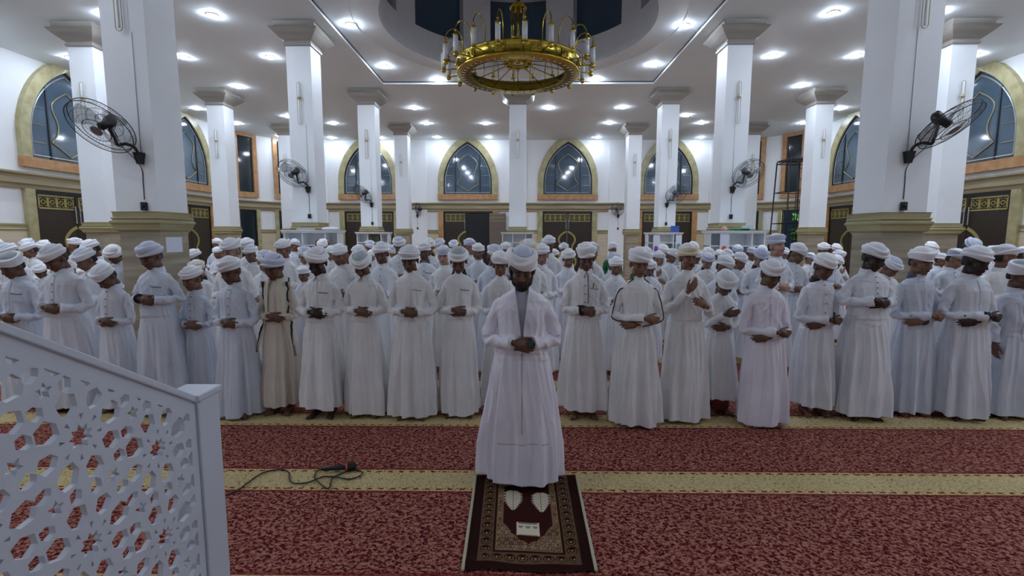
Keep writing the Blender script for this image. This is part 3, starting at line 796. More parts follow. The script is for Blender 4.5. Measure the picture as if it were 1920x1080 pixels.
def books(x, y, w, z, n_, seed, group, where):
    r = random.Random(seed); px = x - w / 2
    for i in range(n_):
        t = r.uniform(.03, .05); hh = r.uniform(.18, .24)
        if px + t > x + w / 2: break
        g = Geo().box((0, 0, 0), (t - .004, .16, hh)); o = obj('book', g, MB_[r.randrange(7)]); o.location = (px, y - .1, z)
        tag(o, 'upright book in the row %s' % where, 'book', group); px += t
pm1 = mat('purple_print', '#6a4fb5', .6); pm2 = mat('flame_print', '#d9662e', .6); pm3 = mat('teal_print', '#5f9aa8', .6)
cabinet(-4.74, 11.2, 1.26, 'white open book cabinet before the second inner left pillar'); books(-4.86, 11.2, .5, 1.275, 12, 1, 'books in the second left cabinet', 'on the second left cabinet\'s lower open shelf')
cabinet(-4.83, 16.2, 1.06, 'small white book cabinet before the third inner left pillar'); books(-4.83, 16.2, .4, 1.645, 9, 2, 'books in the third left cabinet', 'on the third left cabinet\'s top shelf'); books(-4.83, 16.2, .4, 1.275, 9, 3, 'lower books in the third left cabinet', 'on the third left cabinet\'s lower shelf')
cabinet(0., 16.2, 1.02, 'white glazed cabinet before the centre pillar')
cabinet(4.87, 16.2, 1.12, 'white book cabinet with a purple poster before the third inner right pillar', [(-.38, 1.32, 1.9, pm1), (.36, 1.4, 1.9, pm3)]); books(4.93, 16.2, .42, 1.275, 10, 4, 'books in the third right cabinet', 'on the third right cabinet\'s lower shelf')
cabinet(5.0, 11.2, 1.26, 'white book cabinet with a flame poster before the second inner right pillar', [(-.40, 1.42, 1.92, pm2)]); books(5.18, 11.2, .5, 1.275, 12, 5, 'books in the second right cabinet', 'on the second right cabinet\'s lower shelf')
def small(name, g, m_, label, cat): return tag(obj(name, g, m_), label, cat)
small('folded_cloth', Geo().ell((-4.35, 11.18, 2.02), (.2, .12, .04)), M['cab'], 'white folded cloth on the left cabinet, second pillar row', 'cloth')
small('book_pile', Geo().box((-5.1, 11.1, 1.98), (-4.75, 11.3, 2.03)), M['greycloth'], 'grey flat book lying on the left cabinet, second pillar row', 'book')
small('picture_book', Geo().box((5.1, 16.1, 1.98), (5.36, 16.18, 2.2)), mat('blue_cover', '#3b55a5', .5), 'blue picture book standing on the right cabinet, third pillar row', 'book')
small('green_mat', Geo().box((4.95, 11.1, 1.98), (5.3, 11.3, 2.03)), M['greencloth'], 'dark green folded mat on the right cabinet, second pillar row', 'mat')
small('tissue_box', Geo().box((5.12, 11.02, 2.03), (5.34, 11.14, 2.1)), mat('pale_teal_box', '#b5cfd0', .6), 'pale teal tissue box on the right cabinet, second pillar row', 'box')
small('tissue', Geo().ell((4.72, 11.1, 2.03), (.07, .06, .05)), mat('peach_plastic', '#c99a8a', .6), 'peach plastic bag lying on the right cabinet, second pillar row', 'bag')
small('notice_board', Geo().box((6.1, 13.0, 1.2), (6.45, 13.04, 1.86)), mat('grey_board', '#b5b5b3', .6), 'plain grey board standing right of the flame poster cabinet', 'board')
g = Geo().box((6.15, 13.0, 0), (6.19, 13.05, 1.2)); g.box((6.36, 13.0, 0), (6.40, 13.05, 1.2)); bo = bpy.data.objects['notice_board']; obj('board_leg', g, M['steel'], bo)
# white sheet of paper on the nearest left pillar's inner side
g = Geo().box((-4.828, 6.56, 1.62), (-4.822, 6.88, 1.83)); small('paper_sheet', g, M['paper'], 'blank white paper sheet taped to the nearest left pillar', 'paper')

# scaffold tower by the right rear corner
def scaffold():
    x0, x1, y0, y1, zt = 10.95, 12.15, 19.9, 21.2, 4.98
    root = empty('scaffold_tower', (0, 0, 0), 0, 'tall black steel scaffold tower beside the rounded right rear corner', 'scaffold')
    g = Geo()
    cor = [(x0, y0), (x1, y0), (x1, y1), (x0, y1)]; mid = ((x0 + x1) / 2, (y0 + y1) / 2)
    top = [(mid[0] + (a - mid[0]) * .8, mid[1] + (b - mid[1]) * .8) for a, b in cor]
    for (a, b), (c_, d) in zip(cor, top): g.tube([(a, b, 0), (c_, d, zt)], .028, 8)
    obj('corner_post', g, M['scaf'], root, True)
    g = Geo()
    for z in (.3, 2.4, 3.7, 4.9):
        f = 1 - .2 * z / zt; cc = [(mid[0] + (a - mid[0]) * f, mid[1] + (b - mid[1]) * f, z) for a, b in cor]
        for i in range(4): g.tube([cc[i], cc[(i + 1) % 4]], .02, 6)
    obj('cross_bar', g, M['scaf'], root, True)
    g = Geo()
    for i in (0, 1):
        g.tube([(x0 + .3 + i * .28, y0 - .02, .1), (x0 + .42 + i * .28, y0 + .1, zt - .05)], .02, 6)
    for z in np.arange(.4, 4.8, .42):
        k = z / zt; g.tube([(x0 + .3 + .12 * k, y0 - .02 + .12 * k, z), (x0 + .58 + .12 * k, y0 - .02 + .12 * k, z)], .016, 6)
    obj('ladder', g, M['scaf'], root, True)
    g = Geo().box((top[0][0], top[0][1], zt), (top[2][0], top[2][1], zt + .06)); obj('platform', g, M['scaf'], root)
scaffold()

# ------------------------------------------------------------------ prayer mat
def prayer_mat():
    ax, ay, bx, by = -.303, 2.47, .445, 3.54; nx, ny = 200, 300
    U, V = np.meshgrid(np.linspace(0, 1, nx), np.linspace(0, 1, ny)); cc = (ax + bx) / 2 + .0
    w = .370 + .018 * V; X = cc + (U - .5) * 2 * w; Y = ay + (by - ay) * V + .01 * np.sin(U * 7)
    Z = .012 + .004 * np.sin(V * 17 + U * 3) * np.sin(U * 9) + .005 * np.exp(-((V - .06) / .03) ** 2) * (1 + np.sin(U * 12))
    x = (U - .5) * 2 * .375; y = V * 1.07 + .115                       # metres across / from the near edge
    c = np.zeros(X.shape + (3,)); dk = np.array(srgb('#28100c')[:3]); c[:] = dk
    rn = np.random.default_rng(5).random(X.shape)
    tan = np.array(srgb('#7d5f4c')[:3]); tan2 = np.array(srgb('#a88d72')[:3]); gold = np.array(srgb('#8a6a3c')[:3])
    ring_ = ((np.abs(x) > .215) & (np.abs(x) < .30) & (y > .17)) | ((y > .17) & (y < .265) & (np.abs(x) < .30))
    c[ring_] = tan * .55
    # chain of rosettes on the border
    cyc = .075
    def rosette(mask, p, q):
        r = np.hypot(p, q); m1 = mask & (r < .033); c[m1] = dk * .8; m2 = mask & (np.abs(r - .022) < .005) & (q < .012); c[m2] = gold * .6; m3 = mask & (r < .007); c[m3] = tan2
    py = (y - .26) % cyc - cyc / 2
    rosette((np.abs(x) > .215) & (np.abs(x) < .30) & (y > .27), np.abs(x) - .257, py)
    px = (x + 10 * cyc) % cyc - cyc / 2
    rosette((y > .175) & (y < .26) & (np.abs(x) < .27), px, y - .218)
    # speckled field
    fr = ((np.abs(x) < .20) & (y > .28)); c[fr & (rn < .95)] = dk * .8
    blotch = np.sin(x * 230 + 3 * np.sin(y * 90)) * np.sin(y * 210 + 3 * np.sin(x * 120))
    fl_ = fr & (blotch > .15); c[fl_] = tan2 * .9; fl2 = fr & (blotch < -.55); c[fl2] = tan
    c[fr & (np.abs(np.abs(x) - .197) < .004)] = gold; c[fr & (np.abs(y - .284) < .004)] = gold
    # plain dark niche with scalloped near end
    lo_ = .335 + .20 * (np.abs(x) / .155) ** 1.6 + .018 * np.abs(np.sin(x * 62)); lo_ = np.where(np.abs(x) > .162, 9, lo_)
    ni = (y > lo_); c[ni] = np.array(srgb('#34120f')[:3]); c[ni & (y < lo_ + .008)] = gold * .7; c[(np.abs(np.abs(x) - .164) < .004) & (y > .53)] = tan
    cap_w = np.array(srgb('#cfc6ae')[:3])
    def leaf_(cx_, cy_, s=1.):                               # foot-shaped leaf, wide at the far end
        p = (x - cx_) / 1.1; q = (y - cy_) / 1.38                 # q from -.09 (tip, near) to .09 (far)
        hw = np.where(np.abs(q) < .09, .052 * np.clip((q + .095) / .09, 0, 1) ** .7 * np.clip((.10 - q) / .04, 0, 1) ** .5, 0)
        jag = 1 + .16 * np.sin((q + np.abs(p) * .8) * 250)
        inn = np.abs(p) < hw * jag; vein = (np.sin((q + np.abs(p) * 1.1) * 260) < -.72) & (np.abs(p) > .006)
        c[inn] = cap_w; c[inn & vein] = cap_w * .3; c[inn & (np.abs(p) < .0028)] = cap_w * .35
    leaf_(-.095, .825, 1.0); leaf_(.095, .815, 1.0)
    y = y + .035; m_ = (np.abs(x) < .070) & (y > .467) & (y < .605)
    crown = m_ & (np.abs(y - .545 + .03 * np.abs(np.sin(x * 66 + 1.57))) < .03) | (m_ & (y > .478) & (y < .508)) | (m_ & (y > .572) & (y < .59)) | (m_ & (np.abs(np.abs(x) - .066) < .005))
    c[m_] = cap_w * .35; c[crown] = cap_w
    g = Geo(); idx = np.arange(nx * ny).reshape(ny, nx); Vv = np.stack([X, Y, Z], -1).reshape(-1, 3)
    Fc = np.stack([idx[:-1, :-1], idx[:-1, 1:], idx[1:, 1:], idx[1:, :-1]], -1).reshape(-1, 4)
    g.v = [Vv]; g.f = Fc.tolist(); g.n = len(Vv); g.mi = [0] * len(Fc)
    me = g.mesh('mat'); at = me.color_attributes.new('Col', 'FLOAT_COLOR', 'POINT')
    at.data.foreach_set('color', np.c_[c.reshape(-1, 3), np.ones(nx * ny)].ravel())
    root = empty('prayer_mat', (0, 0, 0), 0, 'brown patterned prayer mat with leaf motifs under the prayer leader', 'prayer mat')
    mm = mat('brown_plush', (1, 1, 1, 1), .95, attr=True, bump=.3, bscale=160, spec=.1)
    mesh_obj('pile', me, mm, root)
    ce = mat('cream_edging', '#b9b39c', .8)
    for u in (0, -1):
        P = np.c_[X[:, u], Y[:, u], Z[:, u]]; g = Geo().tube(P[::6], .010, 6); obj('cream_edging', g, ce, root, True)
prayer_mat()

# ------------------------------------------------------------------ microphone and cable
def px2fl(pts, z=.012): return np.array([atZ(400 + a / 5.333, 740 + b / 5.333, z) for a, b in pts])
def microphone():
    root = empty('microphone', (0, 0, 0), 0, 'black wired microphone with orange tape lying on the beige carpet band', 'microphone')
    a = px2fl([(1085, 742)], .03)[0]; b = px2fl([(1330, 725)], .035)[0]; c_ = px2fl([(1395, 712)], .035)[0]
    g = Geo().tube([a, (a + b) / 2, b], [.014, .018, .022], 14, rnd=True); obj('handle', g, M['mic'], root, True)
    g = Geo().tube([b, b + (c_ - b) * .25, c_], [.024, .03, .032], 16, rnd=True); obj('head', g, M['mic'], root, True)
    g = Geo().tube([b - (c_ - b) * .15, b + (c_ - b) * .12], .027, 14); obj('orange_tape', g, M['orange'], root, True)
    z = .012
    pts = [(-700, 1330), (-350, 1210), (50, 1035), (220, 970), (300, 915), (400, 840), (500, 780), (600, 755), (700, 750), (755, 780), (760, 840), (790, 880), (860, 887), (940, 880), (1020, 850), (1100, 820), (1180, 820), (1240, 822), (1350, 845), (1450, 820), (1490, 780), (1440, 755), (1350, 765), (1280, 790), (1200, 825), (1180, 860), (1165, 920), (1140, 937), (1080, 900), (1020, 840), (1015, 800), (1050, 755), (1085, 745)]
    P = crom(px2fl(pts, z), 5); P[-4:, 2] += [.0, .006, .012, .018]
    g = Geo().tube(P, .0055, 6); obj('cable', g, M['mic'], root, True)
microphone()

# ------------------------------------------------------------------ carved stair panel of the pulpit
def clip(poly, a, b, c):                                     # keep a*x+b*y+c >= 0
    out = []
    for i in range(len(poly)):
        p, q = poly[i], poly[(i + 1) % len(poly)]; dp = a * p[0] + b * p[1] + c; dq = a * q[0] + b * q[1] + c
        if dp >= 0: out.append(p)
        if (dp >= 0) != (dq >= 0):
            t = dp / (dp - dq); out.append((p[0] + t * (q[0] - p[0]), p[1] + t * (q[1] - p[1])))
    return out
def pulpit():
    XP, TH = -1.30, .019
    s0, s1 = (1.0, 1.742), (1.93, 1.165)                     # rail line (Y, z): rises towards the photographer
    k = (s1[1] - s0[1]) / (s1[0] - s0[0])
    ztop = lambda y: s0[1] + k * (y - s0[0])
    y0, y1 = .55, 1.86
    root = empty('pulpit_stair_panel', (0, 0, 0), 0, 'white carved geometric lattice panel of a stair railing with corner post', 'railing panel')
    outer = [(y0, .0), (y1, .0), (y1, ztop(y1)), (y0, ztop(y0))]
    shapes = []
    def star(c, n_, r1, r2, ph=0.): return [(c[0] + (r1 if i % 2 == 0 else r2) * cos(ph + pi * i / n_), c[1] + (r1 if i % 2 == 0 else r2) * sin(ph + pi * i / n_)) for i in range(2 * n_)]
    def hexa(c, ang, l, w, sk=.5):
        P = [(l, 0), (l * sk, w), (-l * sk, w * .85), (-l, .0), (-l * sk, -w * .85), (l * sk, -w)]
        return [(c[0] + x * cos(ang) - y * sin(ang), c[1] + x * sin(ang) + y * cos(ang)) for x, y in P]
    def tri(c, ang, s): return [(c[0] + s * cos(ang + t), c[1] + s * sin(ang + t)) for t in (0, 2.5, -2.5)]
    cen = []
    for i in range(-4, 4):
        for j in range(-2, 6):
            cen.append((1.652 - .29 * i, 1.082 - .342 * j + (.171 if i % 2 else 0)))
    occ = []
    for (cy, cz) in cen:
        ph = pi / 10
        shapes.append(star((cy, cz), 9, .040, .026, ph)); occ.append((cy, cz, .036))
        for q in range(8):
            a = ph + 2 * pi * q / 8
            shapes.append(tri((cy + .061 * cos(a + pi / 8), cz + .061 * sin(a + pi / 8)), a + pi / 8 + pi, .0105))
            c_ = (cy + .113 * cos(a), cz + .113 * sin(a)); sz = .95 + .12 * sin(q * 2.3 + cy * 20)
            shapes.append(hexa(c_, a + .12 * sin(q * 3), .040 * sz, .0325 * sz, .5)); occ.append((c_[0], c_[1], .036))
    for i in range(-4, 4):
        for j in range(-3, 6):
            by, bz = 1.652 - .29 * i, 1.082 - .342 * j + (.171 if i % 2 else 0)
            for sg in (1, -1):
                c_ = (by + sg * .29 / 3 * 2, bz + 0.0)         # triangle centroids
                if any((c_[0] - o[0]) ** 2 + (c_[1] - o[1]) ** 2 < .03 ** 2 for o in occ): continue
                shapes.append(star(c_, 5, .026, .0125, pi / 2 if sg > 0 else -pi / 2)); occ.append((c_[0], c_[1], .026))
                for q in range(3):
                    a = 2 * pi * q / 3 + (0 if sg > 0 else pi); d_ = (c_[0] + .062 * cos(a), c_[1] + .062 * sin(a))
                    if all((d_[0] - o[0]) ** 2 + (d_[1] - o[1]) ** 2 > (.021 + o[2]) ** 2 for o in occ):
                        shapes.append(hexa(d_, a + pi / 2, .027, .02, .5)); occ.append((d_[0], d_[1], .024))
    # fill what is left with small stars and hexagons
    rr = random.Random(11)
    def arrow(c, ang, s_):
        P = [(1.3, 0), (.1, .95), (-1.0, .7), (-.25, 0), (-1.0, -.7), (.1, -.95)]
        return [(c[0] + s_ * (x * cos(ang) - y * sin(ang)), c[1] + s_ * (x * sin(ang) + y * cos(ang))) for x, y in P]
    for tries in range(9000):
        p = (rr.uniform(y0, y1), rr.uniform(.1, 1.9)); dmin = min(math.hypot(p[0] - o[0], p[1] - o[1]) - o[2] for o in occ)
        if dmin > .040: shapes.append(arrow(p, rr.uniform(0, 6), .031)); occ.append((p[0], p[1], .033))
        elif dmin > .031 and tries > 2500: shapes.append(hexa(p, rr.uniform(0, 3), .029, .022, .5)); occ.append((p[0], p[1], .026))
        elif dmin > .0245 and tries > 5000: shapes.append(star(p, 5, .020, .009, rr.uniform(0, 1))); occ.append((p[0], p[1], .02))
    mz = .085; polys = []
    for P in shapes:
        P = clip(P, 1, 0, -(y0 + .03)); P = P and clip(P, -1, 0, y1 - .035); P = P and clip(P, 0, 1, -.12)
        P = P and clip(P, k, -1, s0[1] - k * s0[0] - mz)
        if P and len(P) > 2:
            A = abs(sum(P[i][0] * P[(i + 1) % len(P)][1] - P[(i + 1) % len(P)][0] * P[i][1] for i in range(len(P)))) / 2
            if A > 2.2e-5: polys.append(P)
    from mathutils.geometry import delaunay_2d_cdt
    vs, fs = [], []
    for P in [outer] + polys:
        fs.append(list(range(len(vs), len(vs) + len(P)))); vs += [Vector(p) for p in P]
    V2, _, F2, _, _, FO = delaunay_2d_cdt(vs, [], fs, 1, 1e-6)
    keep = [f for f, o in zip(F2, FO) if o and all(q == 0 for q in o)]
    v = np.array([(XP - TH, p.x, p.y) for p in V2]); nv = len(v); v = np.vstack([v, v + [TH, 0, 0]])
    ed = {}
    for f in keep:
        for i in range(len(f)):
            e = (f[i], f[(i + 1) % len(f)]); ed[e] = 1
    Fc = [tuple(f) for f in keep] + [tuple(i + nv for i in reversed(f)) for f in keep]
    Fc += [(b_, a_, a_ + nv, b_ + nv) for a_, b_ in ed if (b_, a_) not in ed]
    g = Geo().add(v, Fc); obj('lattice_panel', g, M['panel'], root)
    def slab(xa, xb, za, zb, ya, yb, nm):
        V = np.array([(x, y, ztop(y) + z) for y in (ya, yb) for x, z in ((xa, za), (xb, za), (xb, zb), (xa, zb))])
        g = Geo().loft([V[:4], V[4:]]); return bevel(obj(nm, g, M['panel'], root), .004)
    slab(XP - TH - .012, XP + .012, -.028, .0, y0, y1 + .02, 'handrail')
    h = .067; px_, py_ = XP - .055, 1.93
    g = Geo().box((px_ - h, py_ - h, 0), (px_ + h, py_ + h, 1.19)); bevel(obj('corner_post', g, M['panel'], root), .004)
    g = Geo().box((px_ - h - .012, py_ - h - .012, 1.185), (px_ + h + .012, py_ + h + .012, 1.212)); bevel(obj('post_cap', g, M['panel'], root), .006, 3)
    # stair body behind: treads seen only through the lattice's lower left
    return root
pulpit()
#PEOPLE#
# ------------------------------------------------------------------ people
def smooth01(x): x = np.clip(x, 0, 1); return x * x * (3 - 2 * x)

def turban_geo(hs, hrot, hc, seed, style=0, tilt=0.):
    """turban wrap and its crown cap; hs = head scale, hrot/hc = head rotation and centre"""
    r = random.Random(seed); nu = 90; u = np.arange(nu) * 2 * pi / nu
    a, b = .083, .100
    hgt = r.uniform(.98, 1.18); nf = r.choice([2, 3]); tw = r.choice([-2, -1, 1, 2]); ph = r.uniform(0, 6.3)
    wave = r.uniform(.004, .010); fr = r.uniform(-.4, .4)
    prof = [(-.012, .030), (.004, .022), (.014, .026), (.021, .040), (.025, .056), (.025, .072), (.022, .088), (.014, .101), (.004, .108), (-.006, .108), (-.014, .103)]
    if style == 1: prof = [(-.012, .030), (.003, .022), (.009, .028), (.014, .045), (.018, .065), (.020, .085), (.018, .103), (.010, .114), (.001, .118), (-.008, .115), (-.014, .108)]
    pr = crom([(x, 0, z) for x, z in prof], 5); rings = []; m_ = len(pr)
    for j, (o, _, z) in enumerate(pr):
        v = j / (m_ - 1)
        wv = np.angle(np.exp(1j * (u + pi / 2 - fr)))            # 0 at the front
        pz = nf * v + (tw * np.abs(wv) * 1.1 if style != 2 else tw * u) / (2 * pi) * 1. + ph; fz = pz - np.floor(pz); k = np.where(fz < .82, fz / .82, (1 - fz) / .18) * 2 - 1
        am = .0085 * np.sin(pi * min(1, v * 1.15)) ** .6
        kk = k
        R2 = 1 + 0 * u
        x = (a + o * 1.0 + am * kk) * np.cos(u); y = (b + o + am * kk) * np.sin(u)
        zz = .034 + (z - .022) * hgt * (1 + .10 * np.sin(u + ph)) + wave * np.sin(2 * u + ph) + .016 * tilt * np.cos(u) + .006 * (np.sin(u) < 0) * 0 + .010 * -np.sin(u) * .4
        rings.append(np.c_[x, y + .008, zz])
    g = Geo().loft(rings, cap=False)
    gc = Geo(); cr = []
    z0 = rings[-1][:, 2].mean()
    for t, z in ((1., -.012), (.9, .010), (.75, .026), (.55, .037), (.3, .044), (.1, .046)):
        wob = .003 * np.sin(3 * u + ph * 2) * t
        cr.append(np.c_[(a - .008) * t * np.cos(u), (b - .008) * t * np.sin(u) + .008, np.full(nu, z0 + z) + wob])
    gc.loft(cr, cap=True)
    for q in (g, gc): q.v = [hc + (V * hs) @ hrot.T for V in q.v]
    return g, gc

def hand(g, w, d, n, s, hs, curl=(25, 30, 35, 40), thumb=.55, spread=.12):
    """w wrist, d towards the fingers, n outward normal of the back, s thumb side"""
    w = np.array(w, float); d = np.array(d, float); d /= np.linalg.norm(d)
    n = np.array(n, float); n -= d * (n @ d); n /= np.linalg.norm(n); sg = 1 if np.cross(n, d) @ np.array(s) > 0 else -1
    s = np.cross(n, d) * sg
    q = hs
    g.ell(w + d * .045 * q, (.030 * q, .030 * q, .030 * q), None, 10, 7)
    Rm = np.stack([s, d, n], 1)
    g.ell(w + d * .052 * q, (.040 * q, .050 * q, .016 * q), Rm, 14, 9)
    for i, (o, L_, c) in enumerate(zip((.030, .010, -.010, -.028), (.078, .086, .080, .062), curl)):
        base = w + (d * (.088 - .006 * abs(i - 1)) + s * o) * q; dd = d + s * o * spread * 10; dd /= np.linalg.norm(dd)
        P = [w + (d * .03 + s * o * .7) * q, base]; ang = 0; p = base
        for k, f in enumerate((.46, .30, .24)):
            ang += R_(c) * (.7, 1., .8)[k]; p = p + (dd * cos(ang) - n * sin(ang)) * L_ * f * q; P.append(p)
        g.tube(P, np.array([.010, .0098, .0088, .0080, .0068]) * q, 8, rnd=True)
    b0 = w + (d * .018 + s * .022) * q; td = d * .75 + s * thumb - n * .25; td /= np.linalg.norm(td)
    P = [b0, b0 + td * .035 * q, b0 + (td * .035 + (td * .7 + d * .35) * .034) * q, b0 + (td * .035 + (td * .7 + d * .35) * .034 + (td * .5 + d * .5) * .028) * q]
    g.tube(P, np.array([.013, .0125, .0105, .0085]) * q, 8, rnd=True)

def head_geo(g, hs, Rm, hc, beard=False):
    hs = hs * 1.08
    T = lambda p: hc + (Rm @ (np.array(p, float) * hs))
    E = lambda c, r, a=None: g.ell(T(c), np.array(r) * hs, Rm if a is None else Rm @ a)
    E((0, .012, .035), (.074, .092, .083)); E((0, -.030, -.022), (.060, .060, .082)); E((0, -.012, -.055), (.054, .055, .045))
    E((0, -.052, -.088), (.030, .030, .024)); E((.034, -.018, -.068), (.022, .045, .025), rot('z', 12)); E((-.034, -.018, -.068), (.022, .045, .025), rot('z', -12))
    g.tube([T((0, -.084, .012)), T((0, -.098, -.012)), T((0, -.106, -.030))], np.array([.0085, .0095, .0125]) * hs, 8, rnd=True)
    for s in (1, -1):
        E((s * .0115, -.094, -.034), (.009, .011, .008)); E((s * .037, -.055, -.026), (.024, .028, .022))
        E((s * .029, -.074, .000), (.0165, .0125, .010)); E((s * .077, .010, -.008), (.010, .020, .031), rot('y', s * 8) @ rot('x', -12))
        g.tube([T((s * .010, -.086, .016)), T((s * .028, -.086, .021)), T((s * .048, -.070, .015))], np.array([.008, .008, .006]) * hs, 6)
    g.tube([T((-.022, -.082, -.058)), T((-.008, -.092, -.0555)), T((.008, -.092, -.0555)), T((.022, -.082, -.058))], np.array([.004, .0065, .0065, .004]) * hs, 6, rnd=True)
    g.tube([T((-.018, -.083, -.065)), T((0, -.090, -.068)), T((.018, -.083, -.065))], np.array([.005, .0075, .005]) * hs, 6, rnd=True)

def head_colour(V, hs, Rm, hc, look, beard=0, stub=0):
    """per-vertex tint of the skin: lips, brows, lashes, iris, moustache"""
    L_ = ((V - hc) @ Rm) / (hs * 1.08); x, y, z = L_[:, 0], L_[:, 1], L_[:, 2]; c = np.ones((len(V), 3)); fr = (y < -.045) & (np.abs(x) < .08) & (np.abs(z) < .14)
    lip = fr & (((x / .025) ** 2 + ((z + .062) / .0105) ** 2) < 1) & (y < -.07); c[lip] = (.85, .52, .50)
    mline = lip & (np.abs(z + .0615) < .0022); c[mline] = (.35, .2, .2)
    ax = np.abs(x)
    brow = fr & (np.abs(z - (.0215 + .10 * (ax - .03) * (ax < .03) - .25 * np.maximum(ax - .034, 0))) < .0042) & (ax > .011) & (ax < .050); c[brow] = (.12, .10, .10)
    lid = fr & (((ax - .029) / .0155) ** 2 + ((z + .002) / .007) ** 2 < 1)
    if look: c[lid] = (1.5, 1.5, 1.6); c[lid & (np.hypot(ax - .029, z + .001) < .0062)] = (.08, .06, .06); c[lid & (z > .0025)] = (.10, .08, .08)
    else: c[lid & (np.abs(z + .005 + .08 * (ax - .029)) < .0026)] = (.12, .10, .10)
    nos = fr & (np.hypot(ax - .008, z + .041) < .004); c[nos] = (.3, .25, .25)
    if stub: m = fr & (np.abs(z + .049) < .006) & (ax < .024); c[m] = c[m] * .35
    return c

def finish_skin(me, V, cols):
    at = me.color_attributes.new('Col', 'FLOAT_COLOR', 'POINT'); at.data.foreach_set('color', np.c_[cols, np.ones(len(V))].ravel())

PRE = {}
def person(name, loc, rz=0., ztop=1.70, hs=.96, bw=.8, bow=25, hyaw=0, htilt=0, pose='fold', skin=1, robe='w0', tur='0', cap='0', tstyle=0,
           hem=.07, seed=0, vox=.0055, collar='band', buttons='dark', pocket=None, look=False, label=None, lod=0, flare=1., lean=0., armz=0., depth=1., beard=False, stub=0, sarong=False, coat=False, group=None, cols=None):
    rs = random.Random(seed * 7 + 3)
    root = empty(name, loc, rz, label, 'person', group)
    Rm = rot('z', hyaw) @ rot('x', bow) @ rot('y', htilt)       # bow > 0 leans the face down
    pv = np.array([0, .015, .035]); hc0 = pv + np.array([0, -.012, 0]) + Rm @ (np.array([0, -.012, .106]) * hs)
    gt, gc = turban_geo(hs, Rm, hc0, seed + 11, tstyle, rs.uniform(-1, 1))
    top = max(gt.verts()[:, 2].max(), gc.verts()[:, 2].max()); zn = ztop - top
    sh = np.array([0, 0, zn]); k = zn / 1.47; kx = k * bw
    gt.v = [V + sh for V in gt.v]; gc.v = [V + sh for V in gc.v]; hc = hc0 + sh
    A = lambda p: np.array([p[0] * kx, p[1] * k * (.5 + .5 * bw) * depth, p[2] * k])   # adult design coordinates
    # arms -----------------------------------------------------------------
    j = lambda s: rs.uniform(-s, s)
    dz = armz + j(.02)
    S = {-1: (-.166, .005, 1.360), 1: (.166, .005, 1.360)}
    if pose in ('fold', 'fold_low', 'fold_wide', 'lap'):
        dz2 = dz - (.05 if pose == 'fold_low' else 0)
        E_ = {-1: (-.262 + j(.01), -.01, 1.115 + dz2), 1: (.262 + j(.01), -.01, 1.115 + dz2)}
        Wt = {-1: (-.055 + j(.012), -.205, 1.125 + dz2 + j(.01)), 1: (.075 + j(.012), -.178, 1.105 + dz2)}
        HD = {-1: ((1, -.05, -.32), (.1, -1, .15), (.2, 0, 1), (18, 25, 30, 34)), 1: ((-1, .05, -.12), (0, -1, .1), (0, 0, 1), (12, 18, 20, 25))}
    elif pose == 'over':                                        # right forearm across, right hand holds the left elbow side
        E_ = {-1: (-.262, -.01, 1.10 + dz), 1: (.262, -.02, 1.09 + dz)}
        Wt = {-1: (.045, -.215, 1.10 + dz), 1: (-.02, -.165, 1.045 + dz)}
        HD = {-1: ((1, .05, -.15), (.1, -1, .2), (0, 0, 1), (20, 28, 32, 36)), 1: ((-1, 0, -.15), (0, -1, .1), (0, 0, 1), (10, 15, 18, 22))}
    elif pose == 'raised':                                      # both hands coming up in front of the chest
        E_ = {-1: (-.262, -.06, 1.10), 1: (.262, -.06, 1.08)}
        Wt = {-1: (-.075, -.26, 1.30), 1: (.15, -.26, 1.16)}
        HD = {-1: ((.55, -.2, .75), (.3, -.9, .1), (-.4, 0, .7), (22, 26, 30, 34)), 1: ((-.85, -.2, .45), (.1, -.9, .3), (0, 0, 1), (14, 18, 22, 28))}
    elif pose == 'chest':
        E_ = {-1: (-.262, -.05, 1.10), 1: (.25, -.05, 1.12)}
        Wt = {-1: (-.03, -.22, 1.235), 1: (.05, -.17, 1.07)}
        HD = {-1: ((1, -.05, .15), (.05, -1, .1), (0, .1, 1), (12, 14, 16, 18)), 1: ((-1, .0, -.05), (0, -1, .1), (0, 0, 1), (20, 25, 30, 35))}
    elif pose == 'ear':                                         # left hand lifted to the ear
        E_ = {-1: (-.25, -.04, 1.12), 1: (.33, -.12, 1.30)}
        Wt = {-1: (-.05, -.20, 1.13), 1: (.16, -.06, 1.50)}
        HD = {-1: ((1, -.05, -.2), (.1, -1, .1), (0, 0, 1), (18, 25, 30, 34)), 1: ((-.25, .1, 1), (.7, -.7, 0), (-.2, -1, 0), (12, 12, 14, 16))}
    elif pose == 'ears':
        E_ = {-1: (-.36, -.10, 1.36), 1: (.36, -.10, 1.36)}
        Wt = {-1: (-.19, -.05, 1.58), 1: (.19, -.05, 1.58)}
        HD = {-1: ((.1, 0, 1), (-.6, .6, 0), (.6, .6, 0), (6, 8, 8, 10)), 1: ((-.1, 0, 1), (.6, .6, 0), (-.6, .6, 0), (6, 8, 8, 10))}
    elif pose == 'hang':                                        # left arm hanging
        E_ = {-1: (-.25, .0, 1.10), 1: (.27, .03, 1.10)}
        Wt = {-1: (-.25, -.03, .86), 1: (.27, -.05, .86)}
        HD = {-1: ((0, -.1, -1), (-1, 0, 0), (0, -1, 0), (15, 18, 20, 25)), 1: ((0, -.1, -1), (1, 0, 0), (0, -1, 0), (15, 18, 20, 25))}
    W3 = {s: A(Wt[s]) for s in (-1, 1)}; E3 = {s: A(E_[s]) for s in (-1, 1)}; S3 = {s: A(S[s]) for s in (-1, 1)}
    q_h = hs * 1.05
    # robe -----------------------------------------------------------------
    NU = 96 if lod == 0 else 64; u = np.arange(NU) * 2 * pi / NU; cu, su = np.cos(u), np.sin(u)
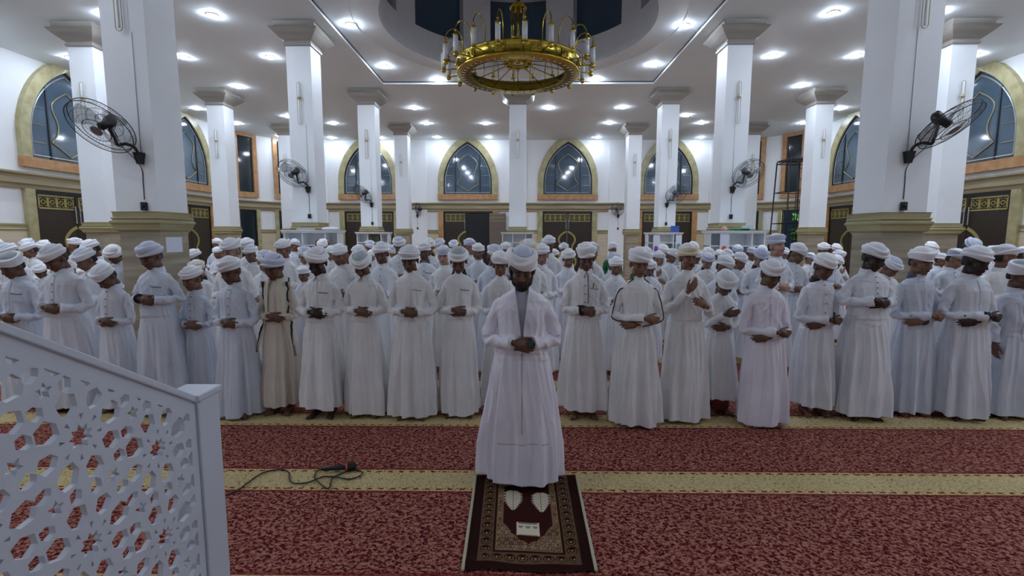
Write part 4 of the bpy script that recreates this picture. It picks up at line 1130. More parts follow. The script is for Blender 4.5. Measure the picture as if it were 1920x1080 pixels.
    spx = np.sign(cu) * np.abs(cu) ** .85; spy = np.sign(su) * np.abs(su) ** .85
    fl_ = [(kf, rs.uniform(0, 6.3), rs.uniform(.4, 1.), rs.uniform(-1.5, 1.5)) for kf in (3, 5, 7, 8, 11, 13)]
    zh = hem / k
    tab = [(zh, .262 * flare, .195), (.3, .256 * flare, .184), (.6, .242 * (.5 + .5 * flare), .170), (.85, .220, .157), (1.0, .192, .146), (1.12, .172, .142), (1.24, .176, .138), (1.33, .190, .128), (1.385, .186, .110), (1.42, .150, .092), (1.445, .100, .076), (1.46, .074, .068), (1.49, .058, .060)]
    if coat: tab = [(z, a * 1.05, b * 1.08) if z < 1.38 else (z, a, b) for z, a, b in tab]
    zs = []
    for i in range(len(tab) - 1):
        nn = 8 if tab[i][0] < .9 else 3
        for t in np.linspace(0, 1, nn * 2, endpoint=False): zs.append(tuple(np.array(tab[i]) * (1 - t) + np.array(tab[i + 1]) * t))
    zs.append(tab[-1]); rings = []
    crease = [(rs.uniform(1.0, 1.3), rs.uniform(0, 6.3), rs.uniform(2, 4)) for _ in range(4)]
    for z, a, b in zs:
        am = max(0, 1.10 - z) ** 1.0
        f = sum(w_ * np.cos(kf * u + ph + dr * z) for kf, ph, w_, dr in fl_); f = 1.1 - 1.5 * np.abs(np.sin(.5 * (5 * u + .7 * f * 1.3 + fl_[0][1] + fl_[0][3] * z))) ** .8 * (.6 + .4 * np.cos(2 * u + fl_[1][1])) + .5 * f
        m_ = 1 + .20 * min(am, .8) * f
        fine = .028 * np.cos(17 * u + 5 * z + fl_[0][1]) * np.sin(3 * u + fl_[1][1]) * (z > .5) * (z < 1.33)
        wr = sum(.013 * np.sin(kk_ * u + ph + 26 * z) for zc_, ph, kk_ in crease) * (1.0 if .95 < z < 1.38 else 0)
        m_ = m_ + fine + wr
        yc = -.012 * (z > 1.0) + lean * 0
        x = a * spx * m_; y = b * spy * m_ + yc
        zz = np.full(NU, z) + (.010 * np.sin(3 * u + fl_[2][1]) if z < zh + .01 else 0)
        # shoulders: gently rounded towards the neck
        rings.append(np.stack([A((x[i], y[i], zz[i])) for i in range(NU)]) if False else np.c_[x * kx, y * k * (.5 + .5 * bw) * depth, zz * k])
    g = Geo().loft(rings)
    ax_f = {}
    slv = {}
    for s in (-1, 1):
        w_end = W3[s] + (W3[s] - E3[s]) / np.linalg.norm(W3[s] - E3[s]) * (-.012)
        mid = E3[s]; P = crom([S3[s] + np.array([-s * .03, 0, .0]), S3[s] + np.array([s * .012, 0, -.03]) * k, (S3[s] * .45 + mid * .55) + np.array([s * .012, 0, 0]), mid, mid * .5 + w_end * .5 + np.array([0, -.012 * k, -.012 * k]), w_end], 11)
        slv[s] = P; nP = len(P); t = np.linspace(0, 1, nP); r = np.interp(t, [0, .15, .45, .62, .85, 1], [.050, .055, .053, .055, .046, .053]) * k * (.55 + .45 * bw)
        p1, p2, p3 = rs.uniform(0, 6), rs.uniform(0, 6), rs.choice([-1, 1])
        wr = lambda tt, th, p1=p1, p2=p2, p3=p3: 1 + .26 * np.exp(-((tt - .62) / .24) ** 2) * (.6 - 1.5 * np.abs(np.sin(20 * tt + p3 * th + p1)) ** .7) + .08 * np.sin(24 * tt - p3 * 2 * th + p2)
        g.tube(P, r, 20, wr=wr)
    me = remesh(g, vox * 1.0, 1)
    V = mesh_verts(me); Nn = np.empty(len(V) * 3); me.vertices.foreach_get('normal', Nn); Nn = Nn.reshape(-1, 3)
    X_, Y_, Z_ = V[:, 0], V[:, 1], V[:, 2]; p_ = [rs.uniform(0, 6.3) for _ in range(8)]; th_ = [rs.uniform(-.5, .5) for _ in range(3)]
    up_ = smooth01((Z_ - .80 * k) / (.2 * k)) * smooth01((zn + .0 - Z_) / .08); D_ = 0
    for q_, (fr_, a_) in enumerate(((88, 1.), (140, .6), (46, 1.1))):
        dirx = np.sign(X_) * .75 + th_[q_]; w_ = 1.6 * np.sin(11 * Z_ + p_[q_] + 6 * X_) + 1.3 * np.sin(17 * X_ - 9 * Y_ + p_[q_ + 3])
        D_ = D_ + a_ * (.55 - np.abs(np.sin(.5 * (fr_ * (X_ + (.35 * np.sign(X_) + th_[q_]) * Z_ + .3 * Y_) * 1.0 + w_))) ** .7) * (.5 + .5 * np.sin(7 * X_ + 5 * Z_ + p_[7 - q_]))
    low_ = 1 - smooth01((Z_ - .85 * k) / (.15 * k)); D2 = .5 - np.abs(np.sin(.5 * (18 * np.arctan2(Y_, X_) + 3 * Z_ + 2 * np.sin(5 * Z_ + p_[0])))) ** .7
    V = V + Nn * ((.0030 if coat else .0058) * D_ * up_ + .008 * D2 * low_ * smooth01((Z_ - hem) / .1))[:, None]; me.vertices.foreach_set('co', V.ravel()); me.update()
    if coat:                                                    # open the outer coat in a V down to the hands
        V = mesh_verts(me); import bmesh
        bm = bmesh.new(); bm.from_mesh(me); zt, zb_ = zn + .03, W3[-1][2] + .03
        kill = [v for v in bm.verts if v.co.y < .0 and v.co.z > zb_ and abs(v.co.x) < .008 + .040 * min(1, (v.co.z - zb_) / (zt - zb_) * 1.15)]
        bmesh.ops.delete(bm, geom=kill, context='VERTS'); bm.to_mesh(me); bm.free()
    rb = mesh_obj('robe', me, M['robe_' + robe], root)
    if coat:
        g = Geo().loft([r * np.array([.93, .88, 1]) for r in rings[-52:]]); gi = obj('inner_robe', g, M['greycloth'], root, True)
    # body: one continuous skin surface --------------------------------------
    g = Geo(); head_geo(g, hs, Rm, hc)
    nb = np.array([0, .012, zn - .05]); g.tube([nb, np.array([0, .016, zn + .03]), hc + Rm @ np.array([0, .022, -.055]) * hs], np.array([.062, .056, .054]) * hs, 16)
    tb = [(.80, .125, .09), (.95, .12, .085), (1.1, .13, .09), (1.3, .15, .085), (1.38, .13, .07), (1.43, .07, .055)]
    g.loft([np.c_[a * cu * kx, b * su * k * .85 * depth - .004, np.full(NU, z * k)] for z, a, b in tb])
    for s in (-1, 1):
        g.tube(crom([S3[s] * np.array([.9, 1, .985]), E3[s], W3[s]], 5), np.linspace(.032, .024, 11) * k * (.6 + .4 * bw), 10, rnd=True)
        d, n_, th, cl = HD[s]; hand(g, W3[s], d, n_, th, q_h, cl)
        hx = s * .085 * kx; fo = np.array([hx + s * .03, -.04, .0])
        g.tube([np.array([hx, .01, .84 * k]), np.array([hx, -.005, .46 * k]), np.array([hx + s * .01, .02, .08])], np.array([.078, .052, .036]) * k * .9, 12)
        g.ell((hx + s * .012, .03, .04), (.032, .036, .036)); g.tube([np.array([hx + s * .012, .03, .045]), np.array([hx + s * .022, -.07, .038]), np.array([hx + s * .03, -.13, .024])], [.036, .034, .026], 10, rnd=True)
        for t_ in range(5):
            o = (t_ - 2) * .0155 * -s; tr = .014 if t_ == 0 else .010
            b0 = np.array([hx + s * .03 + o, -.13 + .004 * t_, .018]); g.tube([b0, b0 + np.array([0, -.035 + .004 * t_, -.005])], [tr, tr * .85], 8, rnd=True)
    me = remesh(g, vox, 1); V = mesh_verts(me)
    V[:, 2] = np.maximum(V[:, 2], .004); me.vertices.foreach_set('co', V.ravel())
    finish_skin(me, V, head_colour(V, hs, Rm, hc, look, stub=stub))
    bd = mesh_obj('body', me, M['skin%d' % skin], root)
    # hair -------------------------------------------------------------------
    g = Geo(); nn = 28; uu = np.linspace(.20, pi - .20, nn); rr_ = []
    for z, o in ((.055, .0), (.03, .006), (0, .008), (-.022, .007), (-.042, .001)):
        side = .060 * (z < 0) * 0
        rr_.append(hc + (np.c_[(.0755 + o) * np.cos(uu) * (1 - .06 * (z < -.01)), .012 + (.094 + o) * np.sin(uu) - .0, np.full(nn, z) + .030 * np.clip(-np.sin(uu) + .25, 0, 1)] * hs) @ Rm.T)
    inn = [hc + ((r - hc) * .96) for r in rr_[::-1]]
    g.loft(rr_ + inn, cap=False, closed=False); obj('hair', g, M['hair'], root, True)
    # turban -----------------------------------------------------------------
    tb_ = obj('turban', gt, M['tur' + tur], root, True); obj('turban_cap', gc, M['tur' + cap], tb_, True)
    # details on the front of the robe ----------------------------------------
    def surf_y(z, x=0.):                                        # y of the robe front at height z (world) and x
        rg = min(rings, key=lambda r: abs(r[:, 2].mean() - z)); m_ = rg[:, 1] < 0
        q = rg[m_]; i = np.argmin(np.abs(q[:, 0] - x)); return q[i, 1]
    if lod < 2 and not coat:
        if collar in ('band', 'dark', 'shirt', 'green', 'blue'):
            cm = {'band': M['robe_' + robe], 'dark': M['blackcloth'], 'shirt': M['robe_' + robe], 'green': M['greencloth'], 'blue': M['bluecollar']}[collar]
            g = Geo(); t = np.arange(36) * 2 * pi / 36; rc = []
            for dz_, r_ in ((-.026, .082), (.0, .074), (.026, .068), (.032, .065), (.026, .060), (-.01, .060)):
                rc.append(np.c_[r_ * np.cos(t) * (.75 + .25 * hs), r_ * np.sin(t) * 1.0 + .006, zn + dz_ - .014 * np.sin(-t) * 1.0 - .004])
            g.loft(rc, cap=False); obj('collar', g, cm, rb, True)
        if collar == 'shirt':
            for s in (-1, 1):
                z0 = zn + .012; y0 = -.086
                P = np.array([(s * .006, y0 - .012, z0 - .012), (s * .055, y0 + .030, z0 + .016), (s * .066, y0 + .012, z0 - .022), (s * .034, y0 - .022, z0 - .062)])
                g = Geo().add(np.vstack([P, P + [0, .008, -.002]]), [(0, 1, 2, 3), (7, 6, 5, 4), (0, 3, 7, 4), (3, 2, 6, 7), (2, 1, 5, 6), (1, 0, 4, 5)]); obj('collar_wing', g, M['robe_' + robe], rb)
        # placket strip following the chest
        zt, zb_ = zn - .035, max(W3[-1][2], W3[1][2]) + .055 * k
        if zt - zb_ > .1 and buttons:
            zl = np.linspace(zt, zb_, 9); g = Geo(); w_ = .012; rr_ = []
            for z in zl:
                y = surf_y(z) - .006; rr_.append(np.array([(-w_, y, z), (w_, y, z), (w_, y + .012, z), (-w_, y + .012, z)]))
            g.loft(rr_); obj('placket', g, M['robe_' + robe], rb, False)
            if buttons == 'navy':
                g = Geo().tube([(w_, surf_y(z) - .008, z) for z in zl], .0032, 6); obj('placket_edge', g, M['navy'], rb, True)
            bmx = M['buttonw'] if buttons == 'white' else M['button']
            for i in range(4):
                z = zt - .015 - (zt - zb_ - .03) * i / 3; o = -.016 if buttons == 'navy' else 0
                g = Geo().ell((o, surf_y(z) - .009, z), (.0062, .004, .0062), None, 10, 6); obj('button', g, bmx, rb, True)
        if pocket:
            xp, zp = .075 * kx / .8, zn - .165 * k
            g = Geo()
            wv = .042; n2 = 6; rr_ = []
            for z in np.linspace(zp, zp - .085, 5):
                pts = [(xp + wv * e, surf_y(z, xp + wv * e) - .004, z) for e in np.linspace(-1, 1, n2)]
                rr_.append(np.array(pts + [(p[0], p[1] + .008, p[2]) for p in pts[::-1]]))
            g.loft(rr_); pk = obj('pocket', g, M['robe_' + robe], rb, False)
            g = Geo(); g.tube([(xp + wv * e, surf_y(zp, xp + wv * e) - .006, zp - (.006 * e)) for e in np.linspace(-1, 1, 6)], .0035, 6)
            obj('pocket_trim', g, M['navy'] if pocket == 'dark' else M['seam'], rb, True)
            if pocket == 'pen': 
                g = Geo().tube([(xp - .015, surf_y(zp, xp) - .010, zp + .012), (xp - .008, surf_y(zp, xp) - .012, zp + .06)], .0042, 6, rnd=True); obj('pen', g, M['black'], rb, True)
    if sarong:
        t = np.arange(40) * 2 * pi / 40
        g = Geo().loft([np.c_[.15 * kx / .8 * np.cos(t) * f, .12 * np.sin(t) * f, np.full(40, z)] for z, f in ((.055, 1.), (.1, 1.05), (.26, 1.05))]); obj('sarong', g, M['redcloth'], root, True)
    PRE[root.name] = dict(W3=W3, E3=E3, slv=slv, rings=rings, zn=zn, k=k, kx=kx, hc=hc, Rm=Rm, rb=rb, surf=surf_y, hs=hs)
    return root

def place(px, Y, pyref=600): return float(atY(px, pyref, Y)[0])

# --- the prayer leader -------------------------------------------------------
YI = 3.50
im = person('person', (place(978, YI, 700), YI, .016), 0, ztop=1.775, hs=1.04, bw=.95, bow=18, pose='fold', skin=0, robe='w4', tur='0', cap='4', tstyle=0, hem=.045, seed=4,
            vox=.0045, look=False, flare=1.08, coat=True, stub=1, htilt=0,
            label='bearded prayer leader in open white coat over grey robe, standing alone on the brown mat', group=None)
d = PRE[im.name]
def extras_leader():
    hc, Rm, hs = d['hc'], d['Rm'], d['hs'] * 1.08
    # beard
    g = Geo(); T = lambda p: hc + Rm @ (np.array(p, float) * hs)
    g.ell(T((0, -.048, -.092)), np.array([.046, .046, .036]) * hs, Rm); g.ell(T((.040, -.018, -.070)), np.array([.024, .046, .036]) * hs, Rm); g.ell(T((-.040, -.018, -.070)), np.array([.024, .046, .036]) * hs, Rm)
    for s in (1, -1):
        g.tube([T((s * .060, -.004, .0)), T((s * .060, -.014, -.04)), T((s * .048, -.035, -.075))], np.array([.010, .014, .018]) * hs, 8, rnd=True)
        g.tube([T((s * .004, -.090, -.0475)), T((s * .020, -.084, -.053)), T((s * .028, -.072, -.07)), T((s * .024, -.068, -.084))], np.array([.006, .006, .007, .010]) * hs, 8, rnd=True)
    me = remesh(g, .005, 2); mesh_obj('beard', me, M['hair'], im)
    # coat edging, front seam
    rb = d['rb']; W_ = d['W3'][-1]; zb_, zt = W_[2] + .03, d['zn'] + .03
    for s in (1, -1):
        P = []
        for z in np.linspace(zb_, zt - .01, 10):
            x = s * (.009 + .040 * min(1, (z - zb_) / (zt - zb_) * 1.15)); P.append((x, d['surf'](z, x) - .004, z))
        g = Geo().tube(P, .0036, 6); obj('coat_edging', g, M['robe_w4'], rb, True)
        P2 = [(p[0] - s * .007, p[1] + .002, p[2]) for p in P]
        g = Geo().tube(P2, .0022, 6); obj('coat_piping', g, M['greycloth'], rb, True)
    P = [(0, d['surf'](z, 0) - .001, z) for z in np.linspace(.42, W_[2] - .04, 16)]
    g = Geo().tube(P, .0022, 5); obj('front_seam', g, M['seam'], rb, True)
    for z in (.345,):
        P = [(x, d['surf'](z, x) - .002, z + .004 * sin(x * 20)) for x in np.linspace(-.20, .20, 16)]
        g = Geo().tube(P, .0018, 5); obj('hem_seam', g, M['seam'], rb, True)
    # inner collar
    g = Geo(); t = np.arange(36) * 2 * pi / 36; rc = []
    for dz_, r_ in ((-.03, .068), (.0, .064), (.018, .060), (.018, .054), (-.01, .054)): rc.append(np.c_[r_ * np.cos(t), r_ * np.sin(t) + .004, d['zn'] + dz_ + .012 * np.sin(t) - .004])
    g.loft(rc, cap=False); obj('collar', g, M['greycloth'], im, True)
    # watch on the left wrist, shirt cuff on the right
    w = d['W3'][1]; e = d['E3'][1]; dr = (w - e) / np.linalg.norm(w - e)
    g = Geo().tube([w - dr * .004 + [0, 0, 0], w + dr * .022], .034, 18, flat=(np.array([0, 0, 1.]), 1.0)); wt = obj('watch', g, M['black'], im, True)
    c_ = w + dr * .010 + np.array([0, -.036, .004])
    g = Geo().box(c_ - [.018, .006, .021], c_ + [.018, .004, .021]); bevel(obj('watch_face', g, mat('watch_glass', '#30424b', .1), wt), .005)
    w = d['W3'][-1]; e = d['E3'][-1]; dr = (w - e) / np.linalg.norm(w - e)
    g = Geo().tube([w - dr * .03, w - dr * .004], [.042, .040], 18); obj('shirt_cuff', g, M['cab'], im, True)
    # headset microphone by the cheek
    g = Geo().tube([T((-.074, -.01, .0)), T((-.074, -.03, -.02)), T((-.070, -.06, -.035))], .005, 8, rnd=True); g.ell(T((-.071, -.055, -.032)), (.008, .012, .018)); obj('headset', g, M['mic'], im, True)
extras_leader()

# --- front row ----------------------------------------------------------------
# body x, turban-top y, head x for the height sight line, Y, width factor, head scale, hem height and look
FR = [
 (48, 470, 37, 4.95, .82, .97, .06, dict(bow=22, skin=0, robe='w3', tur='1', cap='5', buttons='white', pocket='dark', hyaw=-6, tstyle=1, pose='fold_low'), 'slate-white robed boy cut by the left frame edge, hands folded low above the railing'),
 (132, 456, 100, 4.95, .90, .98, .06, dict(bow=32, skin=0, robe='w1', tur='1', cap='3', buttons='dark', hyaw=-8, pose='fold', armz=.0), 'tall bowed worshipper in dark-buttoned robe, second from the left frame edge'),
 (222, 492, 205, 4.95, .72, .93, .06, dict(bow=44, skin=0, robe='w1', tur='0', cap='1', buttons='dark', hyaw=-6, tstyle=1, pose='fold', armz=-.05), 'short boy bowing deeply, his turban showing its top, left of the nearest left pillar\'s paper'),
 (303, 451, 293, 4.85, .80, .98, .06, dict(bow=20, skin=0, robe='w3', tur='4', cap='4', buttons=None, pocket='dark', hyaw=-8, armz=.06), 'tall pale-blue robed youth with chest pocket before the nearest left pillar'),
 (374, 497, 373, 4.90, .68, .93, .06, dict(bow=14, skin=1, robe='w3', tur='0', cap='0', buttons='dark', hyaw=-14, tstyle=2, pose='fold', armz=-.04), 'small boy with a loosely wound turban just behind the white corner post'),
 (446, 479, 436, 4.80, .80, .95, .03, dict(bow=20, skin=0, robe='w3', tur='1', cap='1', buttons='dark', hyaw=-6, armz=-.05, pose='fold'), 'blue-grey robed boy with dark buttons and robe reaching the carpet, right of the corner post'),
 (526, 472, 521, 4.85, .72, .98, .10, dict(bow=20, skin=0, robe='w5', tur='4', cap='4', buttons=None, hyaw=-10, armz=-.03), 'boy wearing a cream scarf with navy stripes, bare feet showing'),
 (605, 461, 600, 4.82, .78, 1.0, .11, dict(bow=22, skin=5, robe='w2', tur='0', cap='1', buttons='white', pocket='dark', collar='shirt', hyaw=0, tstyle=2), 'dark-faced man with shirt collar and wide turban, bare feet showing'),
 (687, 469, 685, 4.78, .76, .95, .04, dict(bow=36, skin=0, robe='w2', tur='0', cap='5', buttons=None, collar='shirt', hyaw=0, tstyle=0), 'bowing youth with shirt collar and tightly wound greenish turban'),
 (774, 458, 766, 4.80, .80, .93, .04, dict(bow=18, skin=0, robe='w2', tur='1', cap='1', buttons='white', pocket='light', hyaw=-4), 'youth in high-necked white robe with light-trimmed pocket, third left of the prayer leader'),
 (862, 461, 866, 4.80, .74, .93, .04, dict(bow=26, skin=0, robe='w2', tur='0', cap='5', buttons='white', pocket='dark', collar='dark', hyaw=2), 'youth with grey cap top and dark-edged chest pocket, directly left of the prayer leader'),
 (938, 469, 942, 5.10, .74, .90, .05, dict(bow=12, skin=1, robe='w2', tur='0', cap='0', buttons=None, collar='none', hyaw=4), 'youth mostly hidden behind the prayer leader\'s right shoulder'),
 (1095, 453, 1097, 4.84, .80, .96, .10, dict(bow=18, skin=0, robe='w2', tur='0', cap='0', buttons='navy', pocket='pen', collar='shirt', hyaw=0, armz=-.02, tstyle=1), 'tall youth with navy placket and a pen in his chest pocket'),
 (1192, 462, 1192, 4.66, .82, .97, .03, dict(bow=12, skin=1, robe='w2', tur='0', cap='0', buttons=None, collar='green', hyaw=4, pose='over', tstyle=2), 'youth in white robe with black piping along shoulders and sleeves'),
 (1282, 455, 1280, 4.68, .82, .93, .03, dict(bow=4, skin=1, robe='w2', tur='2', cap='0', buttons='white', collar='none', hyaw=6, pose='raised', stub=1, tstyle=1), 'man in cream-banded turban lifting both hands before his chest'),
 (1348, 503, 1350, 4.86, .76, .93, .17, dict(bow=46, skin=0, robe='w2', tur='0', cap='1', buttons=None, collar='none', hyaw=0, pose='chest', sarong=True), 'small boy bowing with a hand on his chest, red sarong under a short robe'),
 (1432, 485, 1440, 4.66, .84, .97, .03, dict(bow=24, skin=0, robe='w4', tur='1', cap='1', buttons='white', hyaw=6, pose='over', armz=-.06), 'boy in mauve-white robe with crossed forearms, right of the red-sarong boy'),
 (1528, 473, 1533, 4.85, .74, .94, .11, dict(bow=24, skin=0, robe='w0', tur='0', cap='0', buttons='dark', collar='dark', hyaw=8, pose='over', armz=-.04), 'youth with dark neckband and a black tassel beside his hand'),
 (1618, 453, 1630, 4.85, .90, 1.0, .06, dict(bow=20, skin=5, robe='w0', tur='1', cap='1', buttons='dark', hyaw=6, pose='fold', armz=.05), 'tall dark-skinned man in shiny robe before the nearest right pillar'),
 (1708, 461, 1717, 4.85, .80, 1.0, .04, dict(bow=10, skin=1, robe='w3', tur='0', cap='0', buttons='white', collar='blue', hyaw=8, pose='over', armz=-.03, tstyle=1), 'boy with slate-blue shirt collar, right of the nearest right pillar'),
 (1806, 459, 1826, 4.88, .92, 1.03, .05, dict(bow=14, skin=5, robe='w1', tur='1', cap='1', buttons='white', hyaw=10, pose='over', armz=-.01), 'heavy dark-skinned man with folded arms, second from the right frame edge'),
 (1893, 486, 1898, 4.90, .80, .97, .05, dict(bow=10, skin=0, robe='w3', tur='1', cap='5', buttons='white', hyaw=14, pose='hang', tstyle=1), 'boy at the right frame edge with one arm hanging down'),
]
FROOT = []
for i, (bx, ty, hx, Y, bw, hs, hem, kw, lb) in enumerate(FR):
    Y += {0: .12, 4: .13, 13: -.03, 14: .09, 15: .12, 17: .10, 19: .13, 6: .06, 8: .07, 10: .07}.get(i, 0)    # the row is not perfectly straight
    x = place(bx, Y, 640); zt = float(atY(hx, ty, Y - .07)[2])
    o = person('person', (x, Y, 0), 0, ztop=zt, hs=hs, bw=bw, hem=hem, seed=30 + i, vox=.0055, label=lb, group='worshippers in the front row', **kw)
    FROOT.append(o)

def scarf(root):
    d = PRE[root.name]; k, kx, zn = d['k'], d['kx'], d['zn']; sc_ = None
    root_s = empty('scarf', (0, 0, 0)); root_s.parent = root
    Wz = d['W3'][-1][2]
    for s in (-1, 1):
        g = Geo(); gs = Geo(); rr_, rs_ = [], []
        zend = (.66 if s > 0 else .70) * k
        for t in np.linspace(0, 1, 26):
            if t < .2:
                q = t / .2; xi, xo, z = .03 + .012 * q, .10 + .055 * q, zn + .035 - .045 * q; yy = .06 - .095 * q; sl = .05
            else:
                q = (t - .2) / .8; z = zn - .01 - q * (zn - .01 - zend); sl = .03
                xi = .042 + .02 * q; xo = .155 - .03 * q
                if z < Wz: f = (Wz - z) / max(Wz - zend, .01); xi = .06 + .12 * f; xo = .15 + .06 * f
                yy = None
            n_ = 12; top = []
            for e in np.linspace(0, 1, n_):
                x = xi + (xo - xi) * e; y = yy + .02 * e if yy is not None else d['surf'](min(z, zn - .06), min(x, .13) * s) - .014 + (.022 * e * e if z > Wz + .05 else 0)
                if yy is None and z > zn - .07: y = min(y, -.055)
                top.append((x * s, y + .004 * sin(e * 16 + z * 4), z - sl * e + .02))
            rr_.append(np.array(top + [(p[0], p[1] + .006, p[2]) for p in top[::-1]]))
            p = top[8]; rs_.append(np.array([(p[0] - .011, p[1] - .005, p[2]), (p[0] + .011, p[1] - .005, p[2]), (p[0] + .011, p[1] + .004, p[2]), (p[0] - .011, p[1] + .004, p[2])]))
        g.loft(rr_); pc = obj('scarf_end', g, M['scarf'], root_s, True)
        gs.loft(rs_); obj('navy_stripe', gs, M['navy'], pc, True)
scarf(FROOT[6])

def piping(root):
    d = PRE[root.name]
    for s in (-1, 1):
        P = d['slv'][s]; n_ = len(P); t = np.linspace(0, 1, n_); r = np.interp(t, [0, .15, .45, .62, .85, 1], [.050, .055, .053, .055, .046, .053]) * d['k'] * .90
        T_ = np.gradient(P, axis=0); T_ /= np.linalg.norm(T_, axis=1)[:, None]; Q = []
        for i in range(3, n_):
            f_ = float(smooth01((t[i] - .3) / .45)); o = np.array([s * 1., -.75, .0]) * (1 - f_) + np.array([s * .2, -1., -.5]) * f_; o = o - T_[i] * (o @ T_[i]); o /= np.linalg.norm(o); Q.append(P[i] + o * (r[i] * 1.0 + .003))
        Q = [np.array([s * .05, -.055, d['zn'] - .005]), np.array([s * .10, -.055, d['zn'] - .045])] + Q
        g = Geo().tube(crom(Q, 3), .0050, 6); obj('sleeve_piping', g, M['blackcloth'], d['rb'], True)
piping(FROOT[13])
def cuffband(root, s, m_):
    d = PRE[root.name]; w = d['W3'][s]; e = d['E3'][s]; dr = (w - e) / np.linalg.norm(w - e)
    g = Geo().tube([w - dr * .045, w - dr * .002], .052 * d['k'] * .90, 18); obj('cuff', g, m_, d['rb'], True)
cuffband(FROOT[19], 1, M['bluecollar']); cuffband(FROOT[12], -1, M['blackcloth']); cuffband(FROOT[3], -1, M['blackcloth']); cuffband(FROOT[20], -1, M['blackcloth'])
d = PRE[FROOT[17].name]; g = Geo().box((.02, -.235, d['W3'][-1][2] - .01), (.034, -.225, d['W3'][-1][2] + .09)); obj('tassel', g, M['black'], FROOT[17])

# --- rows behind --------------------------------------------------------------
TP = {}
def tpl(key, **kw):
    o = person('person', (0, 0, 0), 0, ztop=1.66, hem=.06, vox=.0095, lod=1, **kw); TP[key] = [o, False]
tpl('a', hs=.93, bw=.78, bow=28, skin=1, seed=101, collar='band', tur='0', cap='0')
tpl('A', hs=.95, bw=.82, bow=24, skin=0, seed=102, collar='dark', tstyle=1, tur='1', cap='1')
tpl('b', hs=.93, bw=.78, bow=14, skin=2, seed=103, collar='band', tstyle=2)
tpl('B', hs=.95, bw=.80, bow=12, skin=1, seed=104, collar='band', buttons='white')
tpl('c', hs=.93, bw=.78, bow=4, skin=4, seed=105, collar='blue', pocket='dark', look=True, tstyle=1)
tpl('C', hs=.93, bw=.78, bow=6, skin=2, seed=106, collar='band', buttons='white', look=True)
tpl('d', hs=.94, bw=.80, bow=26, hyaw=-30, skin=1, seed=107)
tpl('e', hs=.94, bw=.80, bow=22, hyaw=28, skin=1, seed=108, tstyle=1)
tpl('f', hs=.92, bw=.78, bow=6, hyaw=62, skin=2, seed=109, tstyle=1)
tpl('g', hs=.92, bw=.78, bow=4, hyaw=-50, skin=4, seed=110, tstyle=1)
tpl('h', hs=.93, bw=.80, bow=42, hyaw=14, skin=1, seed=111)
tpl('i', hs=.94, bw=.78, bow=14, hyaw=-6, skin=2, seed=112, pose='ear')
tpl('j', hs=.92, bw=.78, bow=34, skin=2, seed=113, pose='ears')
tpl('k', hs=.92, bw=.78, bow=6, hyaw=40, skin=4, seed=114, pose='raised', look=True)
tpl('l', hs=.94, bw=.80, bow=-6, hyaw=16, skin=4, seed=115, look=True, tstyle=1, buttons='white')
tpl('m', hs=.95, bw=.86, bow=8, hyaw=-8, skin=1, seed=116, tstyle=1, buttons='white')
